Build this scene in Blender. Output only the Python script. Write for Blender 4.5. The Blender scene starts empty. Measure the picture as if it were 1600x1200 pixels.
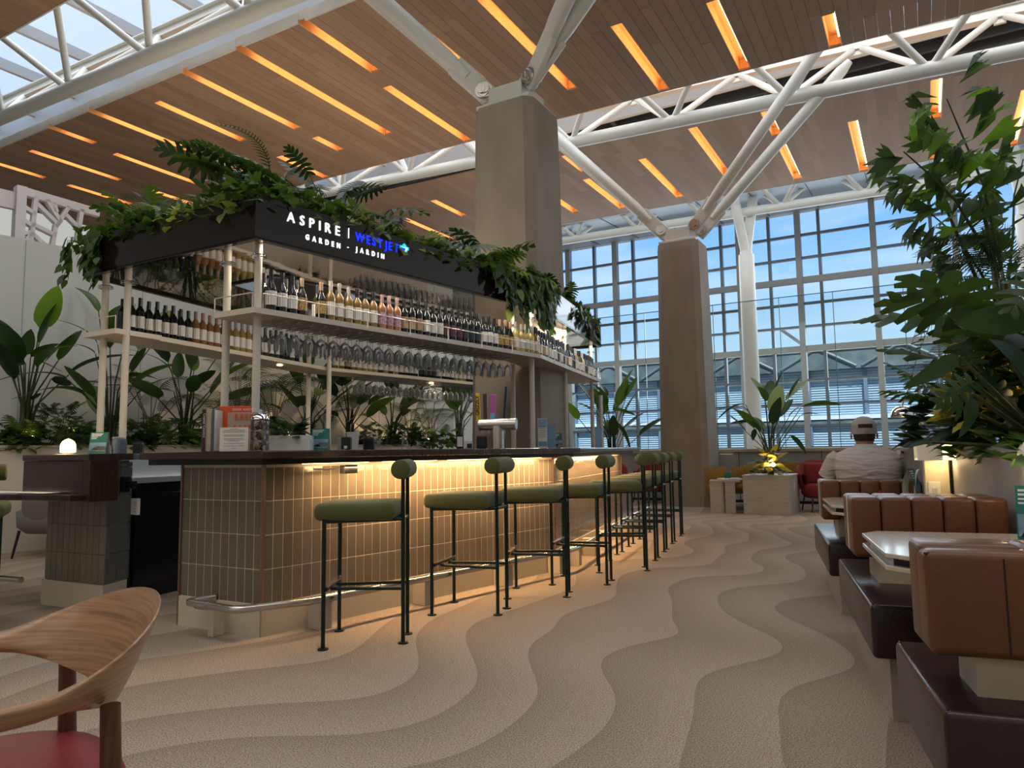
import bpy, bmesh, math, random
from mathutils import Vector as V, Matrix as M, Euler
R = math.radians; PI = math.pi; sin = math.sin; cos = math.cos
random.seed(7)
sc = bpy.context.scene
COL = sc.collection
# ------------------------------------------------------------------ camera
HC = 1.06; YAW = R(30.1); PITCH = math.atan(104.5/1110); ROLL = .0137
hd = V((-sin(YAW), cos(YAW), 0)); r0 = hd.cross(V((0, 0, 1)))
dd = (hd*cos(PITCH) + V((0, 0, 1))*sin(PITCH)).normalized(); u0 = r0.cross(dd)
uu = u0*cos(ROLL) + r0*sin(ROLL); rr = r0*cos(ROLL) - u0*sin(ROLL)
cd = bpy.data.cameras.new('camera'); cam = bpy.data.objects.new('camera', cd); COL.objects.link(cam)
cam.matrix_world = M(((rr.x, uu.x, -dd.x, 0), (rr.y, uu.y, -dd.y, 0), (rr.z, uu.z, -dd.z, HC), (0, 0, 0, 1)))
cd.sensor_width = 36; cd.lens = 36*1110/1600; cd.clip_start = .05; cd.clip_end = 400
sc.camera = cam
# ------------------------------------------------------------------ view, world
sc.view_settings.view_transform = 'Standard'; sc.view_settings.look = 'None'
sc.view_settings.gamma = 1; sc.view_settings.exposure = 0.32
sc.view_settings.use_curve_mapping = False
sc.cycles.use_denoising = True
sc.cycles.max_bounces = 8; sc.cycles.transparent_max_bounces = 24; sc.cycles.diffuse_bounces = 3
sc.cycles.glossy_bounces = 4; sc.cycles.transmission_bounces = 8; sc.cycles.caustics_reflective = False; sc.cycles.caustics_refractive = False
sc.cycles.sample_clamp_indirect = 4
w = bpy.data.worlds.new('sky'); sc.world = w; w.use_nodes = True
nt = w.node_tree; N = nt.nodes; L = nt.links; N.clear()
tc = N.new('ShaderNodeTexCoord'); sep = N.new('ShaderNodeSeparateXYZ'); L.new(tc.outputs['Generated'], sep.inputs[0])
cr = N.new('ShaderNodeValToRGB'); L.new(sep.outputs[2], cr.inputs[0]); el = cr.color_ramp.elements
el[0].position = 0; el[0].color = (.66, .82, .96, 1); el[1].position = 1; el[1].color = (.14, .34, .84, 1)
for p, c in ((.13, (.50, .74, .97, 1)), (.30, (.19, .46, .93, 1))):
    e = el.new(p); e.color = c
mp = N.new('ShaderNodeMapping'); mp.inputs['Scale'].default_value = (2.2, 2.2, 9); L.new(tc.outputs['Generated'], mp.inputs[0])
no = N.new('ShaderNodeTexNoise'); no.inputs['Scale'].default_value = 2.3; no.inputs['Detail'].default_value = 6; L.new(mp.outputs[0], no.inputs[0])
c2 = N.new('ShaderNodeValToRGB'); L.new(no.outputs[0], c2.inputs[0]); c2.color_ramp.elements[0].position = .45; c2.color_ramp.elements[1].position = .8
c2.color_ramp.elements[1].color = (.6, .6, .6, 1)
mx = N.new('ShaderNodeMixRGB'); mx.inputs[2].default_value = (.72, .83, .93, 1); L.new(c2.outputs[0], mx.inputs[0]); L.new(cr.outputs[0], mx.inputs[1])
bg = N.new('ShaderNodeBackground'); L.new(mx.outputs[0], bg.inputs[0]); bg.inputs[1].default_value = 1.0
wo = N.new('ShaderNodeOutputWorld'); L.new(bg.outputs[0], wo.inputs[0])

def lamp(name, kind, loc, power, color=(1, 1, 1), size=1, size_y=None, to=None, spot=None):
    l = bpy.data.lights.new(name, kind); l.energy = power; l.color = color
    if kind == 'AREA':
        l.size = size
        if size_y: l.shape = 'RECTANGLE'; l.size_y = size_y
    elif kind in ('POINT', 'SPOT'): l.shadow_soft_size = size
    if kind == 'SPOT' and spot: l.spot_size = spot; l.spot_blend = .6
    o = bpy.data.objects.new(name, l); COL.objects.link(o); o.location = loc
    if to is not None: o.rotation_euler = (V(to) - V(loc)).to_track_quat('-Z', 'Y').to_euler()
    return o
s = lamp('sun', 'SUN', (0, 0, 30), 4.6, (1, .95, .88), to=(-4, 9, 18)); s.data.angle = .02
# fill lamps for skylight daylight, with two more added unseen behind the viewer
lamp('overhead_fill', 'AREA', (-6, 7.6, 10.1), 520, (.92, .96, 1), 24, 4.0, to=(-6, 7.6, 0))
lamp('overhead_fill', 'AREA', (-5, 16.6, 10.0), 560, (.92, .96, 1), 20, 1.6, to=(-5, 16.6, 0))
lamp('overhead_fill', 'AREA', (-4, 12.35, 9.6), 420, (.95, .96, 1), 20, .9, to=(-4, 14.2, 0))
lamp('overhead_fill', 'AREA', (-4, .2, 8.5), 300, (1, .95, .88), 16, 3.0, to=(-4, .2, 0))
lamp('overhead_fill', 'AREA', (-2, -6.0, 8.5), 170, (1, .93, .85), 16, 4.0, to=(-2, -6, 0))
lamp('window_daylight', 'AREA', (-4, 23.6, 5.4), 1050, (.84, .92, 1), 24, 6.0, to=(-4, 10, -3.5))
lamp('ceiling_fill', 'AREA', (-9.2, 9.0, 3.95), 75, (1, .88, .74), 1.0, 9, to=(-9.2, 9.0, 9))  # added uplight hidden above the back wall, brightens the wooden ceiling
lamp('ceiling_fill', 'AREA', (-4.9, 6.0, 2.95), 25, (1, .88, .74), 1.4, 4, to=(-4.9, 6.0, 9))  # another added uplight, out of sight inside the canopy ring
lamp('far_ceiling_fill', 'AREA', (-3, 18.5, .6), 50, (.95, .95, 1), 16, 4, to=(-3, 18.0, 9))  # unseen lamp added near the floor to lift the far ceiling and soffit
lamp('atrium_fill', 'AREA', (-3, 19.2, 8.0), 120, (.85, .93, 1), 18, 4, to=(-3, 21.2, 0))  # added fill lamp below the soffit, no fitting there

# ------------------------------------------------------------------ materials
MATS = {}
def mat(name, col, rough=.5, metal=0, bump=None, noise=None, spec=.5, coat=0, emit=None, emit_s=0, trans=0, ior=1.45, sheen=0, alpha=1, rnd=0):
    """bump=(scale,strength), noise=(scale,amount,stretch)"""
    m = bpy.data.materials.new(name); m.use_nodes = True; n = m.node_tree.nodes; l = m.node_tree.links
    b = n['Principled BSDF']; b.inputs['Base Color'].default_value = (*col, 1); b.inputs['Roughness'].default_value = rough
    b.inputs['Metallic'].default_value = metal; b.inputs['Specular IOR Level'].default_value = spec; b.inputs['IOR'].default_value = ior
    b.inputs['Coat Weight'].default_value = coat; b.inputs['Transmission Weight'].default_value = trans
    b.inputs['Sheen Weight'].default_value = sheen; b.inputs['Coat Roughness'].default_value = .08
    if emit: b.inputs['Emission Color'].default_value = (*emit, 1); b.inputs['Emission Strength'].default_value = emit_s
    t = None
    if bump or noise: t = n.new('ShaderNodeTexCoord')
    src = None
    if noise:
        mp = n.new('ShaderNodeMapping'); mp.inputs['Scale'].default_value = noise[2] if len(noise) > 2 else (1, 1, 1); l.new(t.outputs['Object'], mp.inputs[0])
        x = n.new('ShaderNodeTexNoise'); x.inputs['Scale'].default_value = noise[0]; x.inputs['Detail'].default_value = 5; l.new(mp.outputs[0], x.inputs[0])
        r = n.new('ShaderNodeValToRGB'); a = noise[1]
        r.color_ramp.elements[0].position = .3; r.color_ramp.elements[1].position = .7
        r.color_ramp.elements[0].color = (*[max(0, c*(1-a)) for c in col], 1); r.color_ramp.elements[1].color = (*[min(1, c*(1+a)) for c in col], 1)
        l.new(x.outputs[0], r.inputs[0]); src = r.outputs[0]
    if rnd:
        oi = n.new('ShaderNodeObjectInfo'); hs = n.new('ShaderNodeHueSaturation'); ma = n.new('ShaderNodeMapRange')
        ma.inputs['To Min'].default_value = 1-rnd; ma.inputs['To Max'].default_value = 1+rnd
        l.new(oi.outputs['Random'], ma.inputs[0]); l.new(ma.outputs[0], hs.inputs['Value'])
        if src: l.new(src, hs.inputs['Color'])
        else: hs.inputs['Color'].default_value = (*col, 1)
        src = hs.outputs[0]
    if src: l.new(src, b.inputs['Base Color'])
    if bump:
        x = n.new('ShaderNodeTexNoise'); x.inputs['Scale'].default_value = bump[0]; x.inputs['Detail'].default_value = 4; l.new(t.outputs['Object'], x.inputs[0])
        bu = n.new('ShaderNodeBump'); bu.inputs['Strength'].default_value = bump[1]; bu.inputs['Distance'].default_value = .01; l.new(x.outputs[0], bu.inputs['Height']); l.new(bu.outputs[0], b.inputs['Normal'])
    MATS[name] = m; return m
white_steel = mat('white steel', (.70, .69, .63), .4)
cream_steel = mat('cream powder coated steel', (.70, .63, .53), .42)
deck = mat('dark roof deck', (.055, .062, .068), .6)
grey_soffit = mat('grey soffit panel', (.40, .45, .50), .5)
concrete = mat('sandy concrete', (.31, .255, .20), .75, bump=(60, .25), noise=(3, .12, (1, 1, .5)))
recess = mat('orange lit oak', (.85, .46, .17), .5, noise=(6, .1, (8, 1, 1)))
led = mat('led strip', (1, 1, 1), .5, emit=(1, .76, .50), emit_s=6)
fascia_m = mat('pale oak edge', (.66, .60, .52), .45, noise=(3, .06))
tile_m = mat('glazed taupe tile', (.155, .130, .098), .13, bump=(38, .42), rnd=.10, spec=.6, coat=.35)
tile_s = mat('glazed slate tile', (.13, .135, .12), .15, bump=(38, .4), rnd=.1, spec=.6)
grout = mat('cream grout', (.66, .55, .42), .8)
plinth_m = mat('cream laminate plinth', (.62, .55, .43), .35)
copper = mat('bronze edge trim', (.34, .22, .17), .3, .8)
counter_m = mat('dark stained walnut', (.040, .021, .016), .26, noise=(5, .3, (1, 10, 1)), coat=.35)
steel = mat('brushed steel', (.62, .58, .55), .27, 1)
chrome = mat('chrome', (.8, .8, .82), .07, 1)
canopy_m = mat('dark brown gloss laminate', (.017, .010, .009), .10, coat=.15, spec=.5)
mirror = mat('mirror soffit', (.78, .74, .70), .03, 1, bump=(1.6, .25))
fabric = mat('olive green wool', (.105, .112, .038), .9, bump=(350, .5), noise=(160, .12), sheen=.15)
stool_m = mat('dark green metal', (.008, .022, .020), .35, .3)
leather = mat('cognac leather', (.14, .056, .024), .40, spec=.4, coat=.12, bump=(55, .14), noise=(3, .18))
leather_d = mat('dark brown leather', (.026, .012, .014), .26, bump=(60, .12), noise=(3, .2))
beige = mat('beige laminate', (.50, .43, .31), .4)
grey_oak = mat('grey oak laminate', (.40, .35, .29), .45, noise=(4, .12, (1, 1, 7)))
table_m = mat('pale lacquered tabletop', (.62, .52, .42), .15, coat=.4)
black = mat('black', (.008, .008, .010), .3)
fridge_m = mat('black glass door', (.004, .006, .012), .12)
plant_conc = mat('grey planter laminate', (.34, .32, .30), .5, noise=(5, .14))
stone_wood = mat('pale grained planter laminate', (.52, .45, .36), .5, noise=(5, .13, (1, 1, 8)))
wall_m = mat('pale grey wall', (.74, .75, .69), .6)
planter_w = mat('cream planter', (.66, .58, .47), .5)
mustard = mat('mustard fabric', (.36, .21, .045), .9, bump=(200, .3))
redfab = mat('red fabric', (.25, .025, .030), .85, bump=(200, .3))
seat_red = mat('red leather seat', (.20, .018, .026), .45, bump=(120, .1))
greyfab = mat('grey wool', (.20, .18, .17), .9, bump=(200, .3))
walnut = mat('walnut', (.37, .20, .10), .36, noise=(7, .34, (.7, .7, 22)), coat=.25)
walnut_d = mat('dark walnut', (.12, .052, .030), .4, noise=(14, .35, (9, 9, 1)))
glass_dark = mat('dark bottle glass', (.006, .008, .007), .06, coat=.3)
glass_green = mat('olive bottle glass', (.035, .038, .008), .06, coat=.3)
glass_amber = mat('amber wine', (.17, .105, .03), .06, coat=.3)
glass_pale = mat('pale wine', (.30, .23, .075), .06, coat=.3)
glass_rose = mat('rose wine', (.24, .11, .05), .06, coat=.3)
label_w = mat('white paper label', (.78, .76, .73), .6)
label_g = mat('gold patterned label', (.42, .28, .10), .6, noise=(90, .7))
label_p = mat('floral label', (.40, .26, .36), .6, noise=(70, .7))
label_t = mat('kraft label', (.40, .30, .20), .6, noise=(60, .3))
label_v = mat('plum label', (.10, .035, .06), .6, noise=(50, .5))
label_k = mat('black label', (.02, .035, .05), .5)
cap_k = mat('black capsule', (.008, .009, .014), .35)
cap_s = mat('grey capsule', (.28, .27, .26), .4)
cap_c = mat('tan capsule', (.34, .21, .13), .5)
cap_r = mat('rose capsule', (.32, .20, .20), .5)
paper = mat('white paper', (.78, .76, .72), .7)
teal = mat('teal print', (.010, .16, .14), .5)
sand_p = mat('sand photo print', (.50, .30, .20), .6, noise=(30, .5))
sky_p = mat('blue photo print', (.22, .36, .50), .6, noise=(12, .4))
orange_b = mat('orange book cloth', (.72, .10, .025), .6)
kraft_b = mat('tan book cover', (.42, .33, .25), .7)
maroon_b = mat('maroon book cover', (.06, .012, .016), .5)
grey_b = mat('grey book cover', (.10, .11, .12), .6)
beige_b = mat('beige book cover', (.50, .38, .28), .7)
marble = mat('white marble', (.70, .69, .67), .25, noise=(5, .12, (1, 1, 3)))
skin = mat('skin', (.50, .25, .17), .55)
shirt = mat('pale grey pink tee', (.58, .50, .46), .85, bump=(11, 1.0))
_n = shirt.node_tree.nodes; _l = shirt.node_tree.links; _b = [x for x in _n if x.type == 'BUMP'][0]; _x = [x for x in _n if x.type == 'TEX_NOISE'][0]; _t = [x for x in _n if x.type == 'TEX_COORD'][0]
_m = _n.new('ShaderNodeMapping'); _m.inputs['Scale'].default_value = (1.2, 1.2, 4.5); _m.inputs['Rotation'].default_value = (0, .25, 0); _l.new(_t.outputs['Object'], _m.inputs[0]); _l.new(_m.outputs[0], _x.inputs[0]); _x.inputs['Scale'].default_value = 5; _x.inputs['Detail'].default_value = 1.5; _x.inputs['Distortion'].default_value = .6
_b.inputs['Distance'].default_value = .035; _b.inputs['Strength'].default_value = .8
hair = mat('brown hair', (.055, .032, .02), .8, bump=(160, .8))
cap_m = mat('grey cap', (.42, .38, .36), .8, bump=(220, .4))
jeans = mat('blue jeans', (.05, .07, .12), .9)
sign_w = mat('sign white', (1, 1, 1), .4, emit=(1, .98, .95), emit_s=.95)
sign_b = mat('sign blue', (.01, .03, 1), .4, emit=(.01, .03, 1), emit_s=1.0)
sign_c = mat('sign cyan', (.02, .62, .80), .4, emit=(.02, .62, .80), emit_s=.9)
lampglow = mat('opal glass lit', (1, .9, .7), .4, emit=(1, .76, .42), emit_s=1.7)
warmglow = mat('warm bulb', (1, .8, .5), .4, emit=(1, .72, .36), emit_s=9)
opal = mat('opal lampshade', (.72, .66, .58), .45, emit=(1, .84, .6), emit_s=.12)
soil = mat('soil', (.03, .022, .015), .9)
stem_m = mat('dark stem', (.045, .060, .020), .5)
bark = mat('pale stem', (.22, .17, .09), .7)
pot_w = mat('pale grey pot', (.55, .54, .52), .5)
yellow_p = mat('yellow tap handle', (.75, .48, .02), .4)
blue_p = mat('blue tap handle', (.10, .45, .75), .4)
pink_p = mat('purple tap handle', (.42, .10, .38), .4)
navy_p = mat('navy tap handle', (.01, .014, .05), .35)
brown_p = mat('brown tap handle', (.05, .03, .028), .4)
bluecard = mat('blue glossy card', (.20, .33, .52), .3)
frost = None
def green(name, col, back=None, rough=.38, tr=.28, rnd=.3):
    m = mat(name, col, rough, rnd=rnd, bump=(18, .25)); n = m.node_tree.nodes; l = m.node_tree.links
    b = n['Principled BSDF']; out = n['Material Output']; t = n.new('ShaderNodeBsdfTranslucent')
    t.inputs[0].default_value = (min(1, col[0]*2.6), min(1, col[1]*2.6), col[2], 1); mx = n.new('ShaderNodeMixShader'); mx.inputs[0].default_value = tr
    l.new(b.outputs[0], mx.inputs[1]); l.new(t.outputs[0], mx.inputs[2]); l.new(mx.outputs[0], out.inputs[0]); return m
lf_dark = green('dark green leaf', (.028, .060, .020))
lf_mid = green('mid green leaf', (.055, .105, .022))
lf_bright = green('bright green leaf', (.095, .19, .022), tr=.42)
lf_grey = green('silvery leaf', (.21, .27, .19), rough=.5)
lf_lime = green('variegated lime leaf', (.26, .32, .09), rough=.45)
lf_yel = green('yellow variegated leaf', (.36, .30, .05), rough=.45)
lf_deep = green('deep green leaf', (.014, .034, .016), rnd=.2)
def glassmat(name, col=(1, 1, 1), gloss=.12, tint=.96, rough=0):
    m = bpy.data.materials.new(name); m.use_nodes = True; n = m.node_tree.nodes; l = m.node_tree.links
    n.remove(n['Principled BSDF']); out = n['Material Output']
    t = n.new('ShaderNodeBsdfTransparent'); t.inputs[0].default_value = (*[c*tint for c in col], 1)
    g = n.new('ShaderNodeBsdfGlossy'); g.inputs['Roughness'].default_value = rough
    f = n.new('ShaderNodeLayerWeight'); f.inputs[0].default_value = gloss
    mx = n.new('ShaderNodeMixShader'); l.new(f.outputs['Fresnel'], mx.inputs[0]); l.new(t.outputs[0], mx.inputs[1]); l.new(g.outputs[0], mx.inputs[2]); l.new(mx.outputs[0], out.inputs[0])
    return m
pane_m = glassmat('window glass', (.97, .99, 1), .10, .97)
screen_m = glassmat('screen glass', (.97, 1, .99), .22, .95)
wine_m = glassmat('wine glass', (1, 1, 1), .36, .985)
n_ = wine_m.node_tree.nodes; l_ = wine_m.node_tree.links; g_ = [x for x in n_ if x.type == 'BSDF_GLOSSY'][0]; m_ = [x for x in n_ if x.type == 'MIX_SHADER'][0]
d_ = n_.new('ShaderNodeBsdfDiffuse'); d_.inputs[0].default_value = (.9, .9, .9, 1); x_ = n_.new('ShaderNodeMixShader'); x_.inputs[0].default_value = .3  # white diffuse share imitates bright window highlights on the glass
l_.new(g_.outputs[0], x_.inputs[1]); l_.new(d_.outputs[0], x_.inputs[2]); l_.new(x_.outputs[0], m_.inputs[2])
edge_m = mat('glass edge', (.12, .30, .34), .2)
def translucent_mat(name, col):
    m = bpy.data.materials.new(name); m.use_nodes = True; n = m.node_tree.nodes; l = m.node_tree.links
    b = n['Principled BSDF']; b.inputs['Base Color'].default_value = (*col, 1); t = n.new('ShaderNodeBsdfTranslucent'); t.inputs[0].default_value = (*col, 1)
    mx = n.new('ShaderNodeMixShader'); mx.inputs[0].default_value = .7; l.new(b.outputs[0], mx.inputs[1]); l.new(t.outputs[0], mx.inputs[2]); l.new(mx.outputs[0], n['Material Output'].inputs[0]); return m
frost = translucent_mat('frosted skylight glazing', (.80, .86, .92))

def wood_planks():
    ms = []
    for i, c in enumerate(((.37, .225, .135), (.355, .212, .127), (.40, .245, .15), (.335, .20, .118))):
        ms.append(mat('oak ceiling plank %d' % i, c, .6, spec=.2, noise=(5, .07, (9, 1, 1))))
    return ms
planks = wood_planks()

def carpet():
    m = bpy.data.materials.new('carpet'); m.use_nodes = True; n = m.node_tree.nodes; l = m.node_tree.links
    b = n['Principled BSDF']; b.inputs['Roughness'].default_value = .95; b.inputs['Specular IOR Level'].default_value = .1
    t = n.new('ShaderNodeTexCoord'); mp = n.new('ShaderNodeMapping'); mp.inputs['Rotation'].default_value = (0, 0, R(8)); l.new(t.outputs['Object'], mp.inputs[0])
    s = n.new('ShaderNodeSeparateXYZ'); l.new(mp.outputs[0], s.inputs[0])
    def mt(op, a, bb=None):
        k = n.new('ShaderNodeMath'); k.operation = op
        for i, x in enumerate((a, bb)):
            if x is None: continue
            if isinstance(x, (int, float)): k.inputs[i].default_value = x
            else: l.new(x, k.inputs[i])
        return k.outputs[0]
    X, Y = s.outputs[0], s.outputs[1]
    w1 = mt('MULTIPLY', mt('SINE', mt('ADD', mt('MULTIPLY', Y, 3.0), mt('MULTIPLY', X, .8))), .42)
    w2 = mt('MULTIPLY', mt('SINE', mt('ADD', mt('MULTIPLY', Y, 1.35), 1.2)), .34)
    nz = n.new('ShaderNodeTexNoise'); nz.inputs['Scale'].default_value = .55; nz.inputs['Detail'].default_value = 1; l.new(t.outputs['Object'], nz.inputs[0])
    w3 = mt('MULTIPLY', mt('SUBTRACT', nz.outputs[0], .5), 2.6)
    ph = mt('ADD', mt('ADD', mt('MULTIPLY', X, 2.3), w1), mt('ADD', w2, w3))
    ph = mt('ADD', ph, mt('MULTIPLY', Y, .42))
    fr = mt('FRACT', ph)
    cr = n.new('ShaderNodeValToRGB'); l.new(fr, cr.inputs[0]); e = cr.color_ramp.elements
    e[0].position = 0; e[0].color = (.285, .230, .180, 1); e[1].position = 1; e[1].color = (.400, .328, .258, 1)
    k = e.new(.12); k.color = (.312, .252, .198, 1); k = e.new(.7); k.color = (.374, .305, .240, 1)
    # pile speckle
    sp = n.new('ShaderNodeTexNoise'); sp.inputs['Scale'].default_value = 170; sp.inputs['Detail'].default_value = 2; l.new(t.outputs['Object'], sp.inputs[0])
    sr = n.new('ShaderNodeMapRange'); sr.inputs[1].default_value = .3; sr.inputs[2].default_value = .7; sr.inputs[3].default_value = .45; sr.inputs[4].default_value = 1.6; l.new(sp.outputs[0], sr.inputs[0])
    mu = n.new('ShaderNodeVectorMath'); mu.operation = 'SCALE'; l.new(cr.outputs[0], mu.inputs[0]); l.new(sr.outputs[0], mu.inputs['Scale'])
    l.new(mu.outputs[0], b.inputs['Base Color'])
    ad = mt('ADD', mt('MULTIPLY', sp.outputs[0], .6), mt('MULTIPLY', fr, .25))
    bu = n.new('ShaderNodeBump'); bu.inputs['Strength'].default_value = .7; bu.inputs['Distance'].default_value = .006; l.new(ad, bu.inputs['Height']); l.new(bu.outputs[0], b.inputs['Normal'])
    return m
carpet_m = carpet()

# ------------------------------------------------------------------ mesh helpers
class MB:
    def __init__(s): s.b = bmesh.new(); s.mi = 0
    def _f(s, vs):
        try: f = s.b.faces.new(vs); f.material_index = s.mi; return f
        except ValueError: return None
    def box(s, c, size, rz=0, mtx=None):
        x, y, z = [k/2 for k in size]; T = mtx or (M.Translation(c) @ M.Rotation(rz, 4, 'Z'))
        if mtx: T = M.Translation(c) @ mtx
        vs = [s.b.verts.new(T @ V((a, b_, d))) for d in (-z, z) for a, b_ in ((-x, -y), (x, -y), (x, y), (-x, y))]
        for q in ((3, 2, 1, 0), (4, 5, 6, 7), (0, 1, 5, 4), (1, 2, 6, 5), (2, 3, 7, 6), (3, 0, 4, 7)): s._f([vs[i] for i in q])
        return s
    def bbox(s, a, b_): # two corners
        return s.box([(a[i]+b_[i])/2 for i in range(3)], [abs(a[i]-b_[i]) for i in range(3)])
    def bar(s, p, q, wd, ht, up=(0, 0, 1)):
        p, q = V(p), V(q); d = (q-p); ln = d.length; d.normalize(); u = V(up); x = d.cross(u)
        if x.length < 1e-5: x = V((1, 0, 0))
        x.normalize(); u = x.cross(d)
        T = M(((x.x, d.x, u.x, 0), (x.y, d.y, u.y, 0), (x.z, d.z, u.z, 0), (0, 0, 0, 1)))
        return s.box((p+q)/2, (wd, ln, ht), mtx=T)
    def tube(s, pts, r, n=10, cap=True):
        pts = [V(p) for p in pts]; rs = r if isinstance(r, (list, tuple)) else [r]*len(pts); rings = []
        prev = None
        for i, p in enumerate(pts):
            d = (pts[min(i+1, len(pts)-1)] - pts[max(i-1, 0)]).normalized()
            if prev is None: a = d.cross(V((0, 0, 1)) if abs(d.z) < .9 else V((1, 0, 0))).normalized()
            else: a = (prev - d*prev.dot(d)).normalized()
            prev = a; b_ = d.cross(a)
            rings.append([s.b.verts.new(p + (a*cos(2*PI*k/n) + b_*sin(2*PI*k/n))*rs[i]) for k in range(n)])
        for i in range(len(rings)-1):
            for k in range(n): s._f([rings[i][k], rings[i][(k+1) % n], rings[i+1][(k+1) % n], rings[i+1][k]])
        if cap: s._f(rings[0][::-1]); s._f(rings[-1])
        return s
    def lathe(s, prof, n=16, c=(0, 0, 0), sx=1, sy=1):
        rings = []
        for r, z in prof:
            if r < 1e-5: rings.append([s.b.verts.new((c[0], c[1], c[2]+z))])
            else: rings.append([s.b.verts.new((c[0]+sx*r*cos(2*PI*k/n), c[1]+sy*r*sin(2*PI*k/n), c[2]+z)) for k in range(n)])
        for A, B in zip(rings, rings[1:]):
            for k in range(n):
                k2 = (k+1) % n
                if len(A) == 1 and len(B) == 1: continue
                if len(A) == 1: s._f([A[0], B[k2], B[k]][::-1])
                elif len(B) == 1: s._f([A[k], A[k2], B[0]])
                else: s._f([A[k], A[k2], B[k2], B[k]])
        return s
    def prism(s, poly, z0, z1):
        A = [s.b.verts.new((p[0], p[1], z0)) for p in poly]; B = [s.b.verts.new((p[0], p[1], z1)) for p in poly]
        s._f(A[::-1]); s._f(B); n = len(poly)
        for i in range(n): s._f([A[i], A[(i+1) % n], B[(i+1) % n], B[i]])
        return s
    def poly(s, pts): s._f([s.b.verts.new(p) for p in pts]); return s
    def grid(s, rows, close=False):
        vr = [[s.b.verts.new(p) for p in r] for r in rows]
        for a, b_ in zip(vr, vr[1:]):
            m = len(a)
            for k in range(m if close else m-1): s._f([a[k], a[(k+1) % m], b_[(k+1) % m], b_[k]])
        return vr
    def mesh(s, name, mats, smooth=None, bevel=0, seg=2):
        bmesh.ops.recalc_face_normals(s.b, faces=s.b.faces)
        if bevel:
            es = [e for e in s.b.edges if len(e.link_faces) == 2 and e.calc_face_angle(0) > .6]
            bmesh.ops.bevel(s.b, geom=es, offset=bevel, segments=seg, affect='EDGES', profile=.5, clamp_overlap=True)
        me = bpy.data.meshes.new(name); s.b.to_mesh(me); s.b.free()
        for m in (mats if isinstance(mats, (list, tuple)) else [mats]): me.materials.append(m)
        if smooth is not None:
            for p in me.polygons: p.use_smooth = True
            me.set_sharp_from_angle(angle=R(smooth))
        return me
    def build(s, name, mats, parent=None, smooth=None, bevel=0, seg=2, **kw):
        return ob(name, s.mesh(name, mats, smooth, bevel, seg), parent, **kw)
def ob(name, me, parent=None, loc=None, rz=None, mtx=None, label=None, kind=None, cat=None, group=None):
    o = bpy.data.objects.new(name, me); COL.objects.link(o)
    if parent: o.parent = parent
    if loc: o.location = loc
    if rz is not None: o.rotation_euler = (0, 0, rz)
    if mtx is not None: o.matrix_local = mtx
    if label: o['label'] = label
    if kind: o['kind'] = kind
    if cat: o['category'] = cat
    if group: o['group'] = group
    return o
def thing(name, label, cat, loc=(0, 0, 0), rz=0, group=None):
    o = bpy.data.objects.new(name, None); COL.objects.link(o); o.location = loc; o.rotation_euler = (0, 0, rz)
    o.empty_display_size = .1; o['label'] = label; o['category'] = cat
    if group: o['group'] = group
    return o
def dup(root, loc, rz=0, label=None, group=None, sc_=None):
    r = root.copy(); COL.objects.link(r); r.location = loc; r.rotation_euler = (0, 0, rz)
    if label: r['label'] = label
    if group: r['group'] = group
    if sc_: r.scale = sc_
    for ch in root.children:
        c = ch.copy(); COL.objects.link(c); c.parent = r; c.matrix_parent_inverse = ch.matrix_parent_inverse
        for g in ch.children:
            d = g.copy(); COL.objects.link(d); d.parent = c
    return r
def struct(name, mb, m, smooth=None, bevel=0):
    o = mb.build(name, m, smooth=smooth, bevel=bevel); o['kind'] = 'structure'; return o
def P(xc, yc, z=0): v = r0*xc + hd*yc; return V((v.x, v.y, z))
def rot2(v, a): return V((v.x*cos(a)-v.y*sin(a), v.x*sin(a)+v.y*cos(a), 0))
def inset(poly, d):
    out = []; n = len(poly); ps = [V((p[0], p[1], 0)) for p in poly]
    for i in range(n):
        a, b_, c = ps[i-1], ps[i], ps[(i+1) % n]
        e1 = (b_-a).normalized(); e2 = (c-b_).normalized()
        n1 = V((-e1.y, e1.x, 0)); n2 = V((-e2.y, e2.x, 0)); bis = (n1+n2).normalized()
        out.append(b_ + bis*(d/max(.2, bis.dot(n1))))
    return out
ORD = ['first', 'second', 'third', 'fourth', 'fifth', 'sixth', 'seventh', 'eighth', 'ninth', 'tenth', 'eleventh', 'twelfth', 'thirteenth', 'fourteenth', 'fifteenth', 'sixteenth', 'seventeenth', 'eighteenth', 'nineteenth', 'twentieth']
def nth(i):
    if i < 20: return ORD[i]
    t = {2: 'twenty', 3: 'thirty', 4: 'forty', 5: 'fifty', 6: 'sixty', 7: 'seventy', 8: 'eighty', 9: 'ninety'}
    k = i+1
    if k < 100:
        return (t[k//10]+'-'+ORD[k % 10-1]) if k % 10 else t[k//10][:-1]+'ieth'
    return str(k)+'th'

# ================================================================== SETTING
struct('floor', MB().bbox((-26, -9, -.05), (11, 30, 0)), carpet_m)
# shell
struct('wall_rear', MB().bbox((-26, -9.2, 0), (11, -9, 11.5)), wall_m)
struct('wall_right', MB().bbox((11, -9, 0), (11.2, 24.2, 11.5)), wall_m)
struct('wall_left', MB().bbox((-26.2, -9, 0), (-26, 24.2, 11.5)), wall_m)
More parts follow.
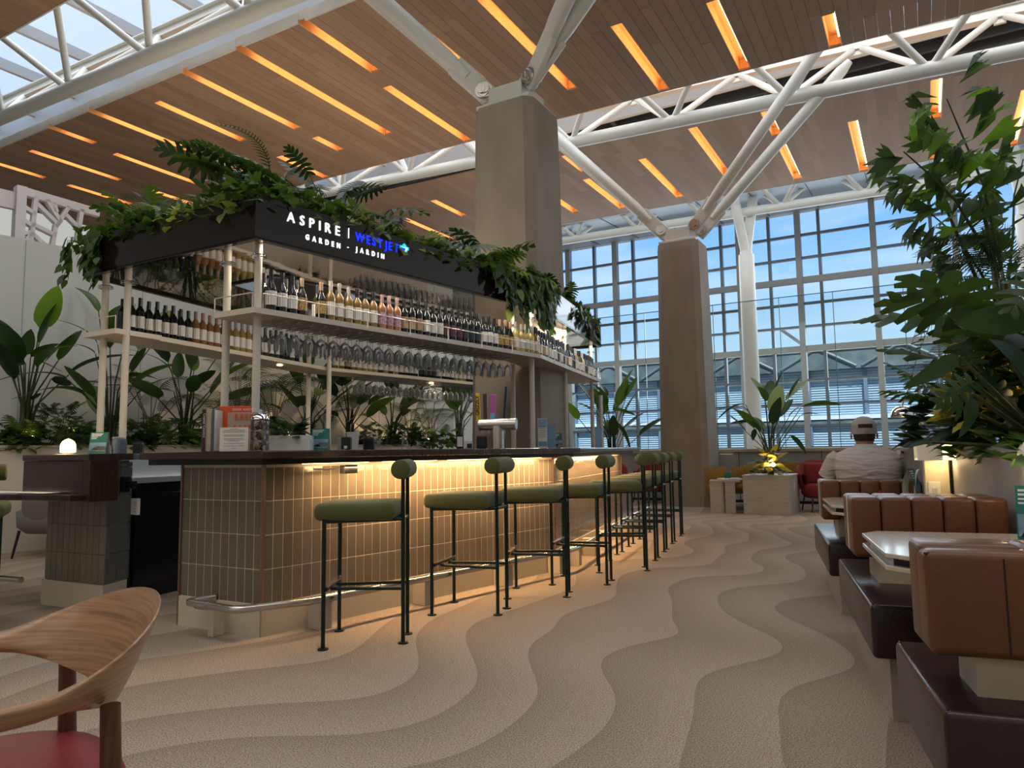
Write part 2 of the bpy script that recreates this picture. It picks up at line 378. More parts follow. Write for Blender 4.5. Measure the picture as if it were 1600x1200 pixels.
# roof deck, corrugated, with skylight openings left between the bays
def corrug(name, x0, x1, y0, y1, z):
    b = MB(); n = int((y1-y0)/.15); p = []
    for i in range(n*4+1):
        y = y0 + (y1-y0)*i/(n*4); zz = z + (.05 if (i % 4) in (1, 2) else 0); p.append((y, zz))
    b.grid([[(x0, y, zz) for y, zz in p], [(x1, y, zz) for y, zz in p]])
    for i in range(9):
        x = x0 + (x1-x0)*(i+.5)/9; b.bbox((x-.06, y0, z-.22), (x+.06, y1, z))
    for yy in (y0+.4*(y1-y0), y0+.75*(y1-y0)): b.bbox((x0, yy-.05, z-.3), (x1, yy+.05, z-.12))
    o = b.build(name, deck); o['kind'] = 'structure'; return o
corrug('ceiling_deck_rear', -25, 10.9, -9, 5.1, 10.35); corrug('ceiling_deck_middle', -25, 10.9, 9.9, 15.85, 10.35); corrug('ceiling_deck_front', -25, 10.9, 17.75, 19.1, 10.35)
# frosted skylights with white curbs, each pane a piece
for k, (y0, y1) in enumerate(((5.1, 9.9), (15.85, 17.75))):
    sk = MB(); 
    for yy in (y0, y1): sk.bbox((-25, yy-.06, 10.1), (10.9, yy+.06, 10.9))
    root = struct('ceiling_skylight_%d' % (k+1), sk, white_steel)
    nx = 18; dx = 35.9/nx
    pm = MB().bbox((-dx/2+.05, -(y1-y0)/2+.06, -.01), (dx/2-.05, (y1-y0)/2-.06, .01)).mesh('pane', frost)
    bm_ = MB().bbox((-.05, -(y1-y0)/2, -.22), (.05, (y1-y0)/2, .05)).bbox((-.9, -.04, -.12), (.9, .04, .03)).mesh('glazing_bar', white_steel)
    for i in range(nx):
        ob('pane', pm, root, loc=(-25+dx*(i+.5), (y0+y1)/2, 10.8)); ob('glazing_bar', bm_, root, loc=(-25+dx*i, (y0+y1)/2, 10.75))
# sloping grey soffit out to the window wall
sf = MB(); sf.grid([[(-25, 19.1, 8.25), (10.9, 19.1, 8.25)], [(-25, 24, 8.62), (10.9, 24, 8.62)]])
sf.bbox((-25, 19.0, 8.25), (10.9, 19.1, 10.5))
sroot = struct('ceiling_soffit', sf, grey_soffit)
seam = MB().bar((0, 19.1, 8.24), (0, 24, 8.61), .012, .02).mesh('panel_joint', black)
for i in range(24): ob('panel_joint', seam, sroot, loc=(-25+1.5*i, 0, 0))

# --- wooden ceiling panels made of planks with lighting slots
G = 1.31
def ceiling_panel(idx, x0, x1, y0, y1, z, slots, name, G=1.31):
    root = MB().bbox((x0, y0+(1.1 if idx == 3 else .5), z+.21), (x1, y1-.3, z+.24)).build(name, planks[1]); root['kind'] = 'structure'
    cols = {}
    xs = []
    # column grid aligned so that every slot takes exactly one column (1.055 m = 8 columns)
    X00 = -13.41*G-.08; cw = 1.055*G/8; k0 = math.floor((x0-X00)/cw); k1 = math.ceil((x1-X00)/cw)
    sl = {}
    for (sx, a, b_) in slots:
        k = round((sx-X00-.08)/cw); sl.setdefault(k, []).append((a, b_))
    rnd = random.Random(idx*31+5); cache = {}
    def plank(xa, xb, ya, yb, mi):
        key = (round(yb-ya, 2), round(xb-xa, 2), mi)
        if key not in cache:
            h = key[0]/2-.0012; w_ = key[1]/2-.0006
            cache[key] = MB().bbox((-w_, -h, 0), (w_, h, .03)).mesh('plank', planks[mi])
        ob('plank', cache[key], root, loc=((xa+xb)/2, (ya+yb)/2, z+rnd.choice((0, .0008, .0016))))
    group = 2 if (x1-x0) > 12 else 1
    for k in range(k0, k1):
        xa = X00 + k*cw; xb = xa+cw
        if k in sl:
            sp = sorted(sl[k]); ys = []; cur = y0
            for a, b_ in sp:
                if a > cur+.02: ys.append((cur, a))
                cur = b_
            if cur < y1-.02: ys.append((cur, y1))
            for a, b_ in ys: plank(xa, xb, a, b_, rnd.randrange(4))
            for a, b_ in sp:
                b = MB()
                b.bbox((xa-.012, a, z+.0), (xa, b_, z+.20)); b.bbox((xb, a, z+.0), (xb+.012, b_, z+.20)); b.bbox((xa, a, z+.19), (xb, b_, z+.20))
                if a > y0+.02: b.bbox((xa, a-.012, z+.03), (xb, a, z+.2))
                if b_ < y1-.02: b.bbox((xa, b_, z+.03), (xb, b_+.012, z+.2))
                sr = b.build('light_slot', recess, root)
                e0 = a+(.12 if a > y0+.02 else .35); e1 = b_-(.12 if b_ < y1-.02 else .3)
                if e1 > e0: MB().bbox((xb-.035, e0, z+.075), (xb-.008, e1, z+.115)).build('led_strip', led, sr)
        else:
            cur = y0; L_ = [rnd.uniform(1.2, 2.8) for _ in range(4)]
            if k % 2 == 0: L_[0] *= .5
            for q in L_:
                e = min(cur+q, y1)
                if y1-e < .45: e = y1
                if e > cur+.01: plank(xa, xb, cur, e, rnd.randrange(4))
                cur = e
                if cur >= y1: break
    return root
S2 = [(-13.40, 5.42, 6.46), (-12.3, 5.71, 7.2), (-11.17, 5.42, 6.08), (-10.1, 5.42, 7.12), (-11.25, 6.47, 8.03), (-9.03, 5.74, 7.19), (-7.97, 5.42, 7.32), (-6.95, 5.42, 8.16),
      (-5.9, 5.42, 6.65), (-8.0, 7.67, 8.24), (-4.88, 5.42, 7.5), (-5.97, 7.02, 8.98), (-3.86, 6.05, 8.33), (-4.94, 7.85, 8.15), (-2.86, 7.25, 8.98), (-1.79, 7.37, 8.98), (-.73, 8.26, 8.98), (-13.4, 6.86, 8.06),
      (.33, 6.4, 8.2), (1.4, 7.4, 8.5), (-12.3, 7.7, 8.98), (-10.1, 7.6, 8.5), (-9.03, 7.9, 8.98)]
S3 = [(-5.0, 10.25, 11.08), (-5.04, 11.39, 13.21), (-3.95, 11.04, 13.17), (-2.9, 10.3, 12.5), (-1.83, 10.3, 11.22), (-1.82, 11.64, 13.32), (-.77, 11.28, 13.5), (.32, 10.5, 11.81),
      (.31, 12.22, 13.5), (1.42, 11.42, 13.5), (-6.08, 12.09, 12.98), (-7.1, 11.4, 13.2), (-8.2, 10.9, 12), (-9.3, 11.5, 13.5), (-6.08, 10.8, 11.5)]
S2 = [tuple(v*G for v in q) for q in S2]; G3 = 1.36; S3 = [tuple(v*G3 for v in q) for q in S3]; Z3 = 1.06+(5.9-1.06)*G3
ZC = 1.06+(5.9-1.06)*G
c2_ = ceiling_panel(2, -20.3, 4.2, 5.42*G, 9.02*G, ZC, S2, 'ceiling')
c3_ = ceiling_panel(3, -15.5, 4.4, 13.66, 13.53*G3, Z3, S3, 'ceiling', G3)
c1_ = ceiling_panel(1, -16.5, -7.0, .5, 3.86*G, ZC, [(-10.1*G, 1.3, 3.3)], 'ceiling')
for c_ in (c1_, c2_, c3_):
    c_.rotation_euler = (0, .015, 0); c_.location = (0, 0, -.10)
# pale fascia along the near edges, notched at the slots
def fascia(x0, x1, y, z, root, slots, ydir=-1):
    b = MB(); cuts = sorted([s_[0] for s_ in slots if (abs(s_[1]-y) < .05 or abs(s_[2]-y) < .05)]); cur = x0
    for c in cuts+[x1+.075]:
        xa = cur; xb = min(c-.072, x1)
        if xb > xa: MB().bbox((xa, y, z-.004), (xb, y+ydir*.025, z+.17)).build('fascia_board', fascia_m, root)
        MB().bbox((xb, y, z+.05), (min(xb+.144, x1), y+ydir*.02, z+.17)).build('fascia_board', fascia_m, root) if xb < x1 else None
        cur = c+.072
fascia(-20.3, 4.2, 5.42*G, ZC, c2_, S2); 
fascia(-16.5, -7.0, 3.86*G, ZC, c1_, [], 1); fascia(-15.5, 4.4, 13.53*G3, Z3, c3_, S3, 1)

# --- roof trusses
def truss(Y, zb, slope, nodes, ends, xr, label, half=.92, up=1.1, joists=True):
    t = thing('roof_truss', label, 'truss', (0, 0, 0), 0)
    zf = lambda x: zb + slope*x
    x0, x1 = ends
    MB().tube([(x0, Y, zf(x0)), (x1, Y, zf(x1))], .13, 16).build('bottom_chord', white_steel, t, smooth=40)
    for sgn in (-1, 1):
        y = Y+sgn*half; b = MB()
        for dz, w_, h_ in ((up, .16, .02), (up+.2, .16, .02), (up+.1, .02, .2)):
            b.bar((x0, y, zf(x0)+dz), (x1, y, zf(x1)+dz), w_, h_)
        b.build('top_chord', white_steel, t)
    n0 = nodes[0]; sp = nodes[1]
    k = math.ceil((x0-n0)/sp); xs = []
    while n0+k*sp < x1: xs.append(n0+k*sp); k += 1
    for x in xs:
        for sgn in (-1, 1):
            for q in (-.5, .5):
                xe = x+q*sp
                MB().tube([(x+q*.12, Y+sgn*.03, zf(x)+.06), (xe-q*.16, Y+sgn*half*.97, zf(xe)+up)], .063, 10).build('diagonal', white_steel, t, smooth=40)
        MB().bbox((x+sp/2-.09, Y+half-.03, zf(x)+up-.16), (x+sp/2+.09, Y+half+.03, zf(x)+up+.02)).build('gusset_plate', white_steel, t)
    return t
truss(5.2*G, 1.26+(5.73-1.06)*G, -.035, (-6.48*G, 1.86*G), (-21, 3), 0, 'white tubular roof truss nearest the viewer under the skylight')
truss(13.53, 7.42, -.0454, (-3.15*1.2825, 1.74*1.2825), (-19, 5.5), 0, 'white tubular roof truss running between the two concrete columns')
truss(15.9*G, 1.16+(6.13-1.06)*G, -.018, (-5.67*G, 1.63*G), (-19, 6.5), 0, 'white tubular roof truss against the window wall beyond the second column', )

# --- concrete columns with steel branching struts
def column(loc, ztop, label, struts, wb=.47, wt=.40, rz=0):
    t = thing('concrete_column', label, 'column', loc, 0)
    ch = .10
    def ring(w_, z, d=0):
        c = ch; return [V((a, b_, z)) for a, b_ in ((-w_+c, -w_), (w_-c, -w_), (w_, -w_+c), (w_, w_-c), (w_-c, w_), (-w_+c, w_), (-w_, w_-c), (-w_, -w_+c))]
    b = MB(); rows = [ring(wb, 0), ring(wb*.55+wt*.45, ztop*.45), ring(wt, ztop-.12), ring(wt-.01, ztop)]
    vr = b.grid(rows, close=True); b._f(vr[0][::-1]); b._f(vr[-1]); b.build('shaft', concrete, t)
    MB().prism([(-wt*.9, -wt*.9), (wt*.9, -wt*.9), (wt*.9, wt*.9), (-wt*.9, wt*.9)], ztop, ztop+.05).prism([(-.24, -.30), (.24, -.30), (.24, .30), (-.24, .30)], ztop+.05, ztop+.28).build('steel_cap', white_steel, t, bevel=.01)
    for end in struts:
        e = V(end)-V(loc); d = V((e.x, e.y, 0)).normalized()
        st = V((.34*(1 if d.x > 0 else -1), .22*(1 if d.y > 0 else -1), ztop+.30)); ax = (e-st).normalized()
        sr = MB().tube([st+ax*.30, st+ax*.7, e-ax*.35, e-ax*.15], [.075, .105, .105, .06], 16).build('strut', white_steel, t, smooth=40)
        side = ax.cross(V((0, 0, 1))).normalized()
        b = MB(); b.bar(st-ax*.12, st+ax*.55, .09, .26, up=ax.cross(side)); b.build('end_plate', white_steel, sr, bevel=.02)
        MB().tube([st-side*.09, st+side*.09], .10, 16).tube([st-side*.12, st+side*.12], .055, 12).build('pin', steel, sr, smooth=40)
    return t
column((-4.28, 7.6, 0), 5.33, 'nearer tapering concrete column rising through the bar island', [(-7.5, 7.0, 8.6), (-7.3, 5.95, 8.6), (-.9, 7.0, 8.3), (-1.1, 5.9, 8.3)], .49, .42)
column((-3.89, 13.4, 0), 4.99, 'farther concrete column in front of the window wall', [(-7.1, 13.5, 8.3), (-.675, 13.55, 8.02), (-.73, 12.7, 8.45), (-7.3, 12.65, 8.7)], .46, .40)
def round_column(x, y, label):
    t = thing('round_column', label, 'column', (x, y, 0))
    MB().tube([(0, 0, 0), (0, 0, 6.6)], .215, 24).tube([(0, 0, 6.6), (0, 0, 6.7)], .17, 24).build('shaft', white_steel, t, smooth=40)
    MB().tube([(0, 0, 6.6), (-.30, -.5, 9.0)], .14, 16).build('branch', white_steel, t, smooth=40)
    MB().tube([(0, 0, 6.6), (.26, .5, 9.0)], .14, 16).build('branch', white_steel, t, smooth=40)
round_column(-4.18, 20.8, 'white round steel column beside the farther concrete column')
round_column(2.4, 20.8, 'white round steel column behind the tall palm')

# --- window wall
YW = 24.0
zrow = [1.04, 1.72, 2.4, 3.15, 4.15, 4.86, 5.6, 6.36, 7.08, 7.83, 8.6]
thick = [-18.6, -16.9, -15.0, -13.2, -11.35, -9.46, -7.3, -5.05, -3.19, -1.04, 1.08, 3.2, 5.3, 7.4]
thin = [-17.7, -15.9, -14.1, -12.4, -10.3, -8.78, -6.6, -5.64, -4.09, -2.57, .48, 1.93, 4.1, 6.3]
win = MB().bbox((-26, YW-.1, 0), (11, YW+.1, 1.04)).bbox((-26, YW-.12, 8.6), (11, YW+.12, 9)).build('window_1', white_steel); win['kind'] = 'structure'
allx = sorted(thick+thin)
frame_m = mat('window frame grey', (.36, .36, .34), .45)
for x in thick: MB().bbox((x-.085, YW-.14, 1.04), (x+.085, YW+.1, 8.6)).build('mullion', frame_m, win)
darkm = mat('grey aluminium', (.16, .19, .22), .4, .3)
for x in thin: MB().bbox((x-.045, YW-.06, 1.04), (x+.045, YW+.1, 8.6)).build('mullion', darkm, win)
for z in zrow[:-1]:
    th = .10 if abs(z-6.36) < .01 or abs(z-4.15) < .01 else .038
    MB().bbox((-19, YW-.08, z-th), (11, YW+.04, z+th)).build('transom', frame_m if th > .05 else darkm, win)
for j in range(len(zrow)-1):
    pcache = {}
    for i in range(len(allx)-1):
        w_ = allx[i+1]-allx[i]; h_ = zrow[j+1]-zrow[j]
        if allx[i] < -14.5: continue
        ob('pane', MB().box((0, 0, 0), (w_-.1, .012, h_-.08)).mesh('pane', pane_m), win, loc=((allx[i]+allx[i+1])/2, YW, (zrow[j]+zrow[j+1])/2))
# inclined brace seen behind the mullions
MB().tube([(-3.9, 24.4, 4.9), (-3.1, 24.4, 4.2)], .05, 8).tube([(-11.3, 24.4, 4.3), (-10.0, 24.4, 4.15)], .05, 8).build('brace', white_steel, win)
struct('wall_window_left', MB().bbox((-26, YW-.1, 1.04), (-14.2, YW+.1, 9)), wall_m)

# --- facing building outside with louvre blinds
ext = thing('louvred_building', 'pale blue building with horizontal louvres across from the windows', 'building', (0, 31, 0))
ext_blue = mat('pale blue blinds', (.55, .78, 1.0), .35, noise=(.4, .12, (1, 1, 3)))
ext_dark = mat('dark soffit', (.12, .17, .19), .6, noise=(1.5, .4, (1, 1, 1)))
ext_line = mat('blind gap', (.16, .24, .36), .5)
MB().bbox((-24, .25, -1), (16, .4, 4.2)).build('facade', ext_blue, ext)
slat = MB().bbox((-20, .16, -.012), (16, .25, .012))
b = MB()
for i in range(48): b.bbox((-24, .225, -.6+i*.098), (16, .25, -.6+i*.098+.018))
o = b.build('louvre_slats', ext_line, ext); o['kind'] = 'stuff'
MB().bbox((-24, -.25, 4.12), (16, .5, 5.0)).build('soffit', ext_dark, ext)
MB().bbox((-24, -.4, 5.0), (16, .6, 5.12)).build('roof_edge', white_steel, ext)
MB().bbox((-24, .0, 1.95), (16, .3, 2.12)).build('spandrel_band', ext_dark, ext)
MB().bbox((-24, -.05, 2.14), (16, .3, 2.30)).build('light_band', mat('white band', (.75, .88, 1), .4), ext)
for i in range(18): MB().bbox((-23+i*2.1, .05, -1), (-22.86+i*2.1, .3, 4.15)).build('facade_post', ext_line, ext)
for i in range(12):
    x = -20+i*3; MB().tube([(x, -.28, 4.2), (x+1.4, -.28, 5.0)], .05, 6).tube([(x+1.4, -.28, 5.0), (x+2.8, -.28, 4.2)], .07, 6).build('truss_brace', mat('ext brace', (.16, .22, .24), .5) if i == 0 else MATS['ext brace'], ext)
struct('ground_outside', MB().bbox((-60, 24.3, -1.2), (60, 90, -1.0)), mat('outside ground', (.30, .33, .36), .8))

# --- low wall with glass screen
low = MB().bbox((-12.5, 14.35, 0), (9, 14.5, .98)).build('wall_low', mat('pale grey low wall', (.46, .48, .48), .5)); low['kind'] = 'structure'
MB().bbox((-12.5, 14.26, .98), (9, 14.56, 1.035)).build('coping', beige, low)
MB().bbox((-12.5, 14.33, 0), (9, 14.35, .05)).build('skirting', black, low)
for i in range(14): MB().bbox((-12.2+i*1.5, 14.343, .05), (-12.19+i*1.5, 14.352, .98)).build('panel_joint', black, low)
for i, x in enumerate((-4.0, -3.55, -2.55, .3, .75)): MB().bbox((x, 14.3, .93), (x+.24, 14.34, .945)).build('strip_light', opal, low)
gs = thing('glass_screen', 'tall clear glass screen standing on the low wall', 'screen', (0, 14.4, 1.035))
gx = [-9.0, -7.2, -5.05, -3.6, -2.32, -1.36, -.2, 1.0, 2.4, 4.0]
for a, b_ in zip(gx, gx[1:]):
    top = 2.92 if not -3.6 <= a < -1.4 else 2.92
    MB().box((0, 0, top/2), (b_-a-.012, .014, top)).build('pane', screen_m, gs, loc=((a+b_)/2, 0, 0))
    MB().bbox((b_-.006, -.008, 0), (b_+.006, .008, top)).build('pane_joint', edge_m, gs)
MB().bbox((-9, -.008, 2.915), (4, .008, 2.93)).build('top_edge', edge_m, gs)

# --- pale curved back wall and long planter behind the bar
A39 = P(.629, .777).normalized()
nA = V((-A39.y, A39.x, 0))
w0 = P(-6.4, 8.5) - A39*3.5
wl = struct('wall_back', MB().prism([w0, w0+A39*11.7, w0+A39*11.7+nA*.3, w0+nA*.3], 0, 3.82), wall_m)
for k in range(8):
    p = w0+A39*(1.0+1.45*k)-nA*.002; MB().bar(p+V((0, 0, .0)), p+V((0, 0, 3.8)), .008, .006).build('panel_joint', grey_soffit, wl)
pl0 = P(-5.77, 8.0)-A39*3
pr = thing('long_planter', 'long cream planter box along the pale back wall', 'planter', tuple(pl0), math.atan2(A39.y, A39.x))
MB().bbox((0, -.02, 0), (9.6, .06, 1.2)).build('front_panel', planter_w, pr)
MB().bbox((0, -.035, 1.17), (9.6, .075, 1.2)).build('rim', beige, pr)
MB().bbox((0, .06, 0), (9.6, .62, 1.12)).build('soil_bed', soil, pr)
MB().bbox((9.6, -.02, 0), (9.66, .62, 1.2)).build('end_panel', planter_w, pr)

# --- white branching lattice screen top left, standing over the wall
lat0 = P(-9.2, 11.0); latd = P(.629, .777).normalized()
la = thing('lattice_screen', 'white branching steel lattice above the pale back wall', 'screen', tuple(lat0), math.atan2(latd.y, latd.x))
wl_m = mat('bright white steel', (.80, .77, .77), .5)
def lb(x0, z0, x1, z1, w_=.12, nm='branch'):
    x0, x1 = (1.205+(q-1.95)*.27 for q in (x0, x1)); z0, z1 = (4.72+(q-3.4)*.385 for q in (z0, z1)); w_ *= .55
    MB().bar((x0, 0, z0), (x1, 0, z1), .12, w_, up=(0, 0, 1)).build(nm, wl_m, la)
MB().bbox((1.10, -.1, 3.0), (1.25, .1, 5.72)).build('upright', wl_m, la)
MB().bbox((-2, -.05, 5.3), (1.1, .05, 5.6)).build('panel', wl_m, la)
lb(2.1, 5.82, 6.5, 5.62, .26, 'top_rail')
for q in ((2.1, 5.1, 2.7, 4.9), (2.1, 4.5, 2.6, 4.3), (2.7, 5.7, 2.55, 3.8), (2.75, 5.4, 4.1, 4.6), (2.6, 4.4, 3.9, 4.1), (3.3, 5.7, 4.2, 4.75), (3.9, 5.2, 3.7, 5.6), (4.6, 5.6, 3.9, 4.5), (3.9, 4.6, 3.75, 3.5), (2.1, 3.9, 2.6, 4.05),
          (2.55, 4.0, 3.4, 3.5), (2.5, 3.95, 2.6, 3.3), (4.4, 5.2, 5.4, 4.6), (5.4, 5.6, 5.2, 4.0), (2.1, 3.4, 2.5, 3.9)):
    lb(*q)
# second far wooden ceiling glimpsed through the lattice
struct('ceiling_far', MB().bbox((-25, 12.5, 5.4), (-15, 14.5, 5.5)), planks[0])

# ================================================================== BAR
def tiles_on(root, a, b_, z0, rows, th=.2, tw=.068, m=tile_m, stuff=False, thick=.012, top=None):
    """glazed tiles on the wall from a to b_ (outer side to the right of a->b_)"""
    a, b_ = V((a[0], a[1], 0)), V((b_[0], b_[1], 0)); d = (b_-a); Ln = d.length; d.normalize(); n = V((d.y, -d.x, 0))
    nc = round(Ln/tw); w_ = Ln/nc; g = .0036
    ms = [MB().box((0, 0, 0), (w_-g, thick, th-g)).mesh('tile', m, bevel=.001, seg=1) for _ in (0,)]
    ht = (top-(z0+rows*th)) if top else 0
    mt_ = MB().box((0, 0, 0), (w_-g, thick, ht-g)).mesh('tile', m, bevel=.002, seg=1) if ht > .02 else None
    ang = math.atan2(d.y, d.x); rnd = random.Random(int(Ln*1000))
    sb = MB() if stuff else None
    for r in range(rows+(1 if mt_ else 0)):
        h = th if r < rows else ht; zc = z0 + r*th + h/2
        for c in range(nc):
            p = a + d*(w_*(c+.5)) + n*(-.0052+rnd.uniform(0, .0006)); p.z = zc
            if stuff: sb.box(p, (w_-g, thick, h-g), ang)
            else: ob('tile', ms[0] if r < rows else mt_, root, loc=p).rotation_euler = (rnd.uniform(-.006, .006), 0, ang+rnd.uniform(-.008, .008))
    if stuff:
        o = sb.build('tiles', m, root); o['kind'] = 'stuff'
C0 = V((-3.42, 2.94, 0)); L0 = V((-4.13, 2.91, 0)); BD = V((-2.91, 5.73, 0)); EN = V((-3.54, 8.96, 0))
KB = V((-4.6, 9.1, 0))
bar = thing('tiled_bar', 'long island bar clad in taupe glazed tiles with cream plinth and foot rail', 'bar', (0, 0, 0))
for a, b_ in ((L0, C0), (C0, BD), (BD, EN), (EN, KB)):
    d = (b_-a).normalized(); n = V((d.y, -d.x, 0)); inn = -n
    MB().prism([a, b_, b_+inn*.14, a+inn*.14], .18, 1.0).build('backing', grout, bar)
    MB().prism([a+n*.012, b_+n*.012, b_+inn*.12, a+inn*.12], 0, .18).build('plinth', plinth_m, bar)
tiles_on(bar, L0, C0, .182, 4, top=1.0); tiles_on(bar, C0, BD, .182, 4, top=1.0)
tiles_on(bar, BD, EN, .182, 4, top=1.0, stuff=True); tiles_on(bar, EN, KB, .182, 4, top=1.0, stuff=True)
for p in (C0, BD, EN): MB().bbox((p.x-.007, p.y-.014, .18), (p.x+.013, p.y+.006, 1.0)).build('corner_trim', copper, bar)
MB().bbox((L0.x-.012, L0.y-.012, 0), (L0.x+.002, L0.y+.14, 1.0)).build('end_trim', copper, bar)
# foot rail
def off(a, b_, t, o): d = (b_-a).normalized(); return a + (b_-a)*t + V((d.y, -d.x, 0))*o
rl = [off(L0, C0, .46, .01), off(L0, C0, .40, .17), V((C0.x-.02, C0.y-.20, 0)), off(C0, BD, .07, .20), off(C0, BD, .5, .19), off(C0, BD, .985, .19), off(BD, EN, .035, .2), off(BD, EN, .5, .2), off(BD, EN, 1.0, .2)]
rl[2] = off(L0, C0, 1.02, .20)
pts = []
for i, p in enumerate(rl):
    p = V((p.x, p.y, .195))
    if 0 < i < len(rl)-1:
        a, c = V((rl[i-1].x, rl[i-1].y, .195)), V((rl[i+1].x, rl[i+1].y, .195))
        k = .05
        for t in (-1, -.5, 0, .5, 1):
            q = p + ((a-p).normalized()*k*(-t) if t < 0 else (c-p).normalized()*k*t); 
            if t == 0: q = p + ((a-p).normalized()+(c-p).normalized())*k*.18
            pts.append(q)
    else: pts.append(p)
MB().tube(pts, .022, 14).build('foot_rail', steel, bar, smooth=50)
for (a, b_, ts) in ((L0, C0, (.62,)), (C0, BD, (.12, .42, .72, .97)), (BD, EN, (.1, .3, .5, .7, .9))):
    d = (b_-a).normalized(); ang = math.atan2(d.y, d.x)
    for t in ts:
        p = off(a, b_, t, .09); br = MB().box((p.x, p.y, .085), (.09 if a is not L0 else .05, .13 if a is not L0 else .08, .17), ang).build('rail_bracket', plinth_m, bar, bevel=.004)
        q = off(a, b_, t, .19); MB().tube([V((q.x, q.y, .195))-d*.045, V((q.x, q.y, .195))+d*.045], .026, 12).build('rail_clamp', steel, br, smooth=50)
# warm under-counter strip
for a, b_ in ((C0, BD), (BD, EN)):
    for t in (.17, .39, .61, .83) if a is C0 else (.12, .37, .62, .87):
        p = off(a, b_, t, .05); MB().box((p.x, p.y, .9985), (.5, .016, .003), math.atan2((b_-a).y, (b_-a).x)).build('strip_light', warmglow, bar)
    p = off(a, b_, .55 if a is C0 else .5, .13); p.z = .972; d = b_-a
    l = lamp('bar_strip_light', 'AREA', p, 26 if a is C0 else 30, (1, .60, .28), d.length*.84, .02)
    n = V((d.normalized().y, -d.normalized().x, 0)); z = V((n.x*.25, n.y*.25, .97)).normalized(); x = d.normalized(); y = z.cross(x)
    l.matrix_world = M(((x.x, y.x, z.x, p.x), (x.y, y.y, z.y, p.y), (x.z, y.z, z.z, p.z), (0, 0, 0, 1)))
# countertop
CT = [off(L0, C0, -.34, .17), off(L0, C0, 1.0, .17), None, None, None, None]
def isect(p, d, q, e):
    k = d.x*e.y-d.y*e.x; t = ((q.x-p.x)*e.y-(q.y-p.y)*e.x)/k; return p+d*t
dLC = (C0-L0).normalized(); dCB = (BD-C0).normalized(); dBE = (EN-BD).normalized()
cA = isect(off(L0, C0, 0, .17), dLC, off(C0, BD, 0, .20), dCB); cB = isect(off(C0, BD, 0, .20), dCB, off(BD, EN, 0, .24), dBE)
dEK = (KB-EN).normalized(); cE = isect(off(BD, EN, 0, .24), dBE, off(EN, KB, 0, .2), dEK)
leftp = off(L0, C0, -.30, .17)
inA = V((-4.16, 3.42, 0)); in0 = V((-4.33, 3.42, 0)); inB = V((-3.55, 5.8, 0)); inE = V((-4.1, 8.7, 0)); inK = V((-4.75, 8.75, 0)); cK = KB+V((0, .2, 0))
ct = thing('bar_countertop', 'dark stained walnut countertop running along the tiled bar', 'countertop', (0, 0, 0))
outer = [leftp, cA, cB, cE, cK]; inner = [inK, inE, inB, V((-3.98, 3.42, 0)), V((-4.36, 3.38, 0))]
MB().prism(outer+inner, 1.035, 1.08).build('slab', counter_m, ct, bevel=.008)
def shrink(pl, o):
    c = sum(pl, V())/len(pl); return [p+(c-p).normalized()*o for p in pl]
MB().prism([leftp+V((.03, .05, 0)), cA+V((-.06, .05, 0)), cB+V((-.07, 0, 0)), cE+V((-.08, -.05, 0)), cK+V((0, -.06, 0))]+inner, 1.0, 1.035).build('underside_rail', black, ct)
# back counter run (from the left block round to the far end) and stainless worktop
BK = [V((-5.05, 3.15, 0)), V((-5.62, 6.1, 0)), V((-5.2, 8.9, 0))]
bk = thing('back_counter', 'dark topped counter on the far side of the bar island', 'counter', (0, 0, 0))
for a, b_ in zip(BK, BK[1:]):
    d = (b_-a).normalized(); n = V((-d.y, d.x, 0))
    MB().prism([a+n*.5, b_+n*.5, b_+n*.64, a+n*.64], 0, 1.0).build('tiled_front', tile_m, bk)
    MB().prism([a+n*.35, b_+n*.35, b_+n*.80, a+n*.80], 1.035, 1.08).build('slab', counter_m, bk, bevel=.006)
# under-counter fridge with stainless top, lettered
fr = thing('bar_fridge', 'black undercounter fridge with stainless worktop seen through the bar opening', 'fridge', tuple(BK[0]), math.atan2((BK[1]-BK[0]).y, (BK[1]-BK[0]).x))
MB().bbox((-.02, 0, .10), (2.6, .48, .86)).build('cabinet', fridge_m, fr)
MB().bbox((-.02, .03, 0), (2.6, .46, .10)).build('base', black, fr)
for k in range(4): MB().bbox((.01+.65*k, -.02, .12), (.64+.65*k, 0, .78)).build('door', fridge_m, fr, bevel=.004)
MB().bbox((-.04, -.03, .86), (2.9, .5, .90)).bbox((-.04, .34, .90), (2.9, .5, 1.03)).build('worktop', steel, fr)
def text(name, body, size, m, parent, mtx, extrude=.004, align='LEFT', space=1, shear=0, bold=0):
    c = bpy.data.curves.new(name, 'FONT'); c.body = body; c.size = size; c.extrude = extrude; c.align_x = align; c.align_y = 'BOTTOM'; c.space_character = space; c.shear = shear; c.offset = bold
    c.materials.append(m); o = bpy.data.objects.new(name, c); COL.objects.link(o); o.parent = parent; o.matrix_local = mtx; return o
grey_l = mat('grey lettering', (.45, .45, .46), .5)
text('lettering', 'YYC', .075, grey_l, fr, M.Translation((.72, -.035, .765)) @ M.Rotation(PI/2, 4, 'X') @ M.Scale(1, 4, (1, 0, 0)), .002, bold=.002)
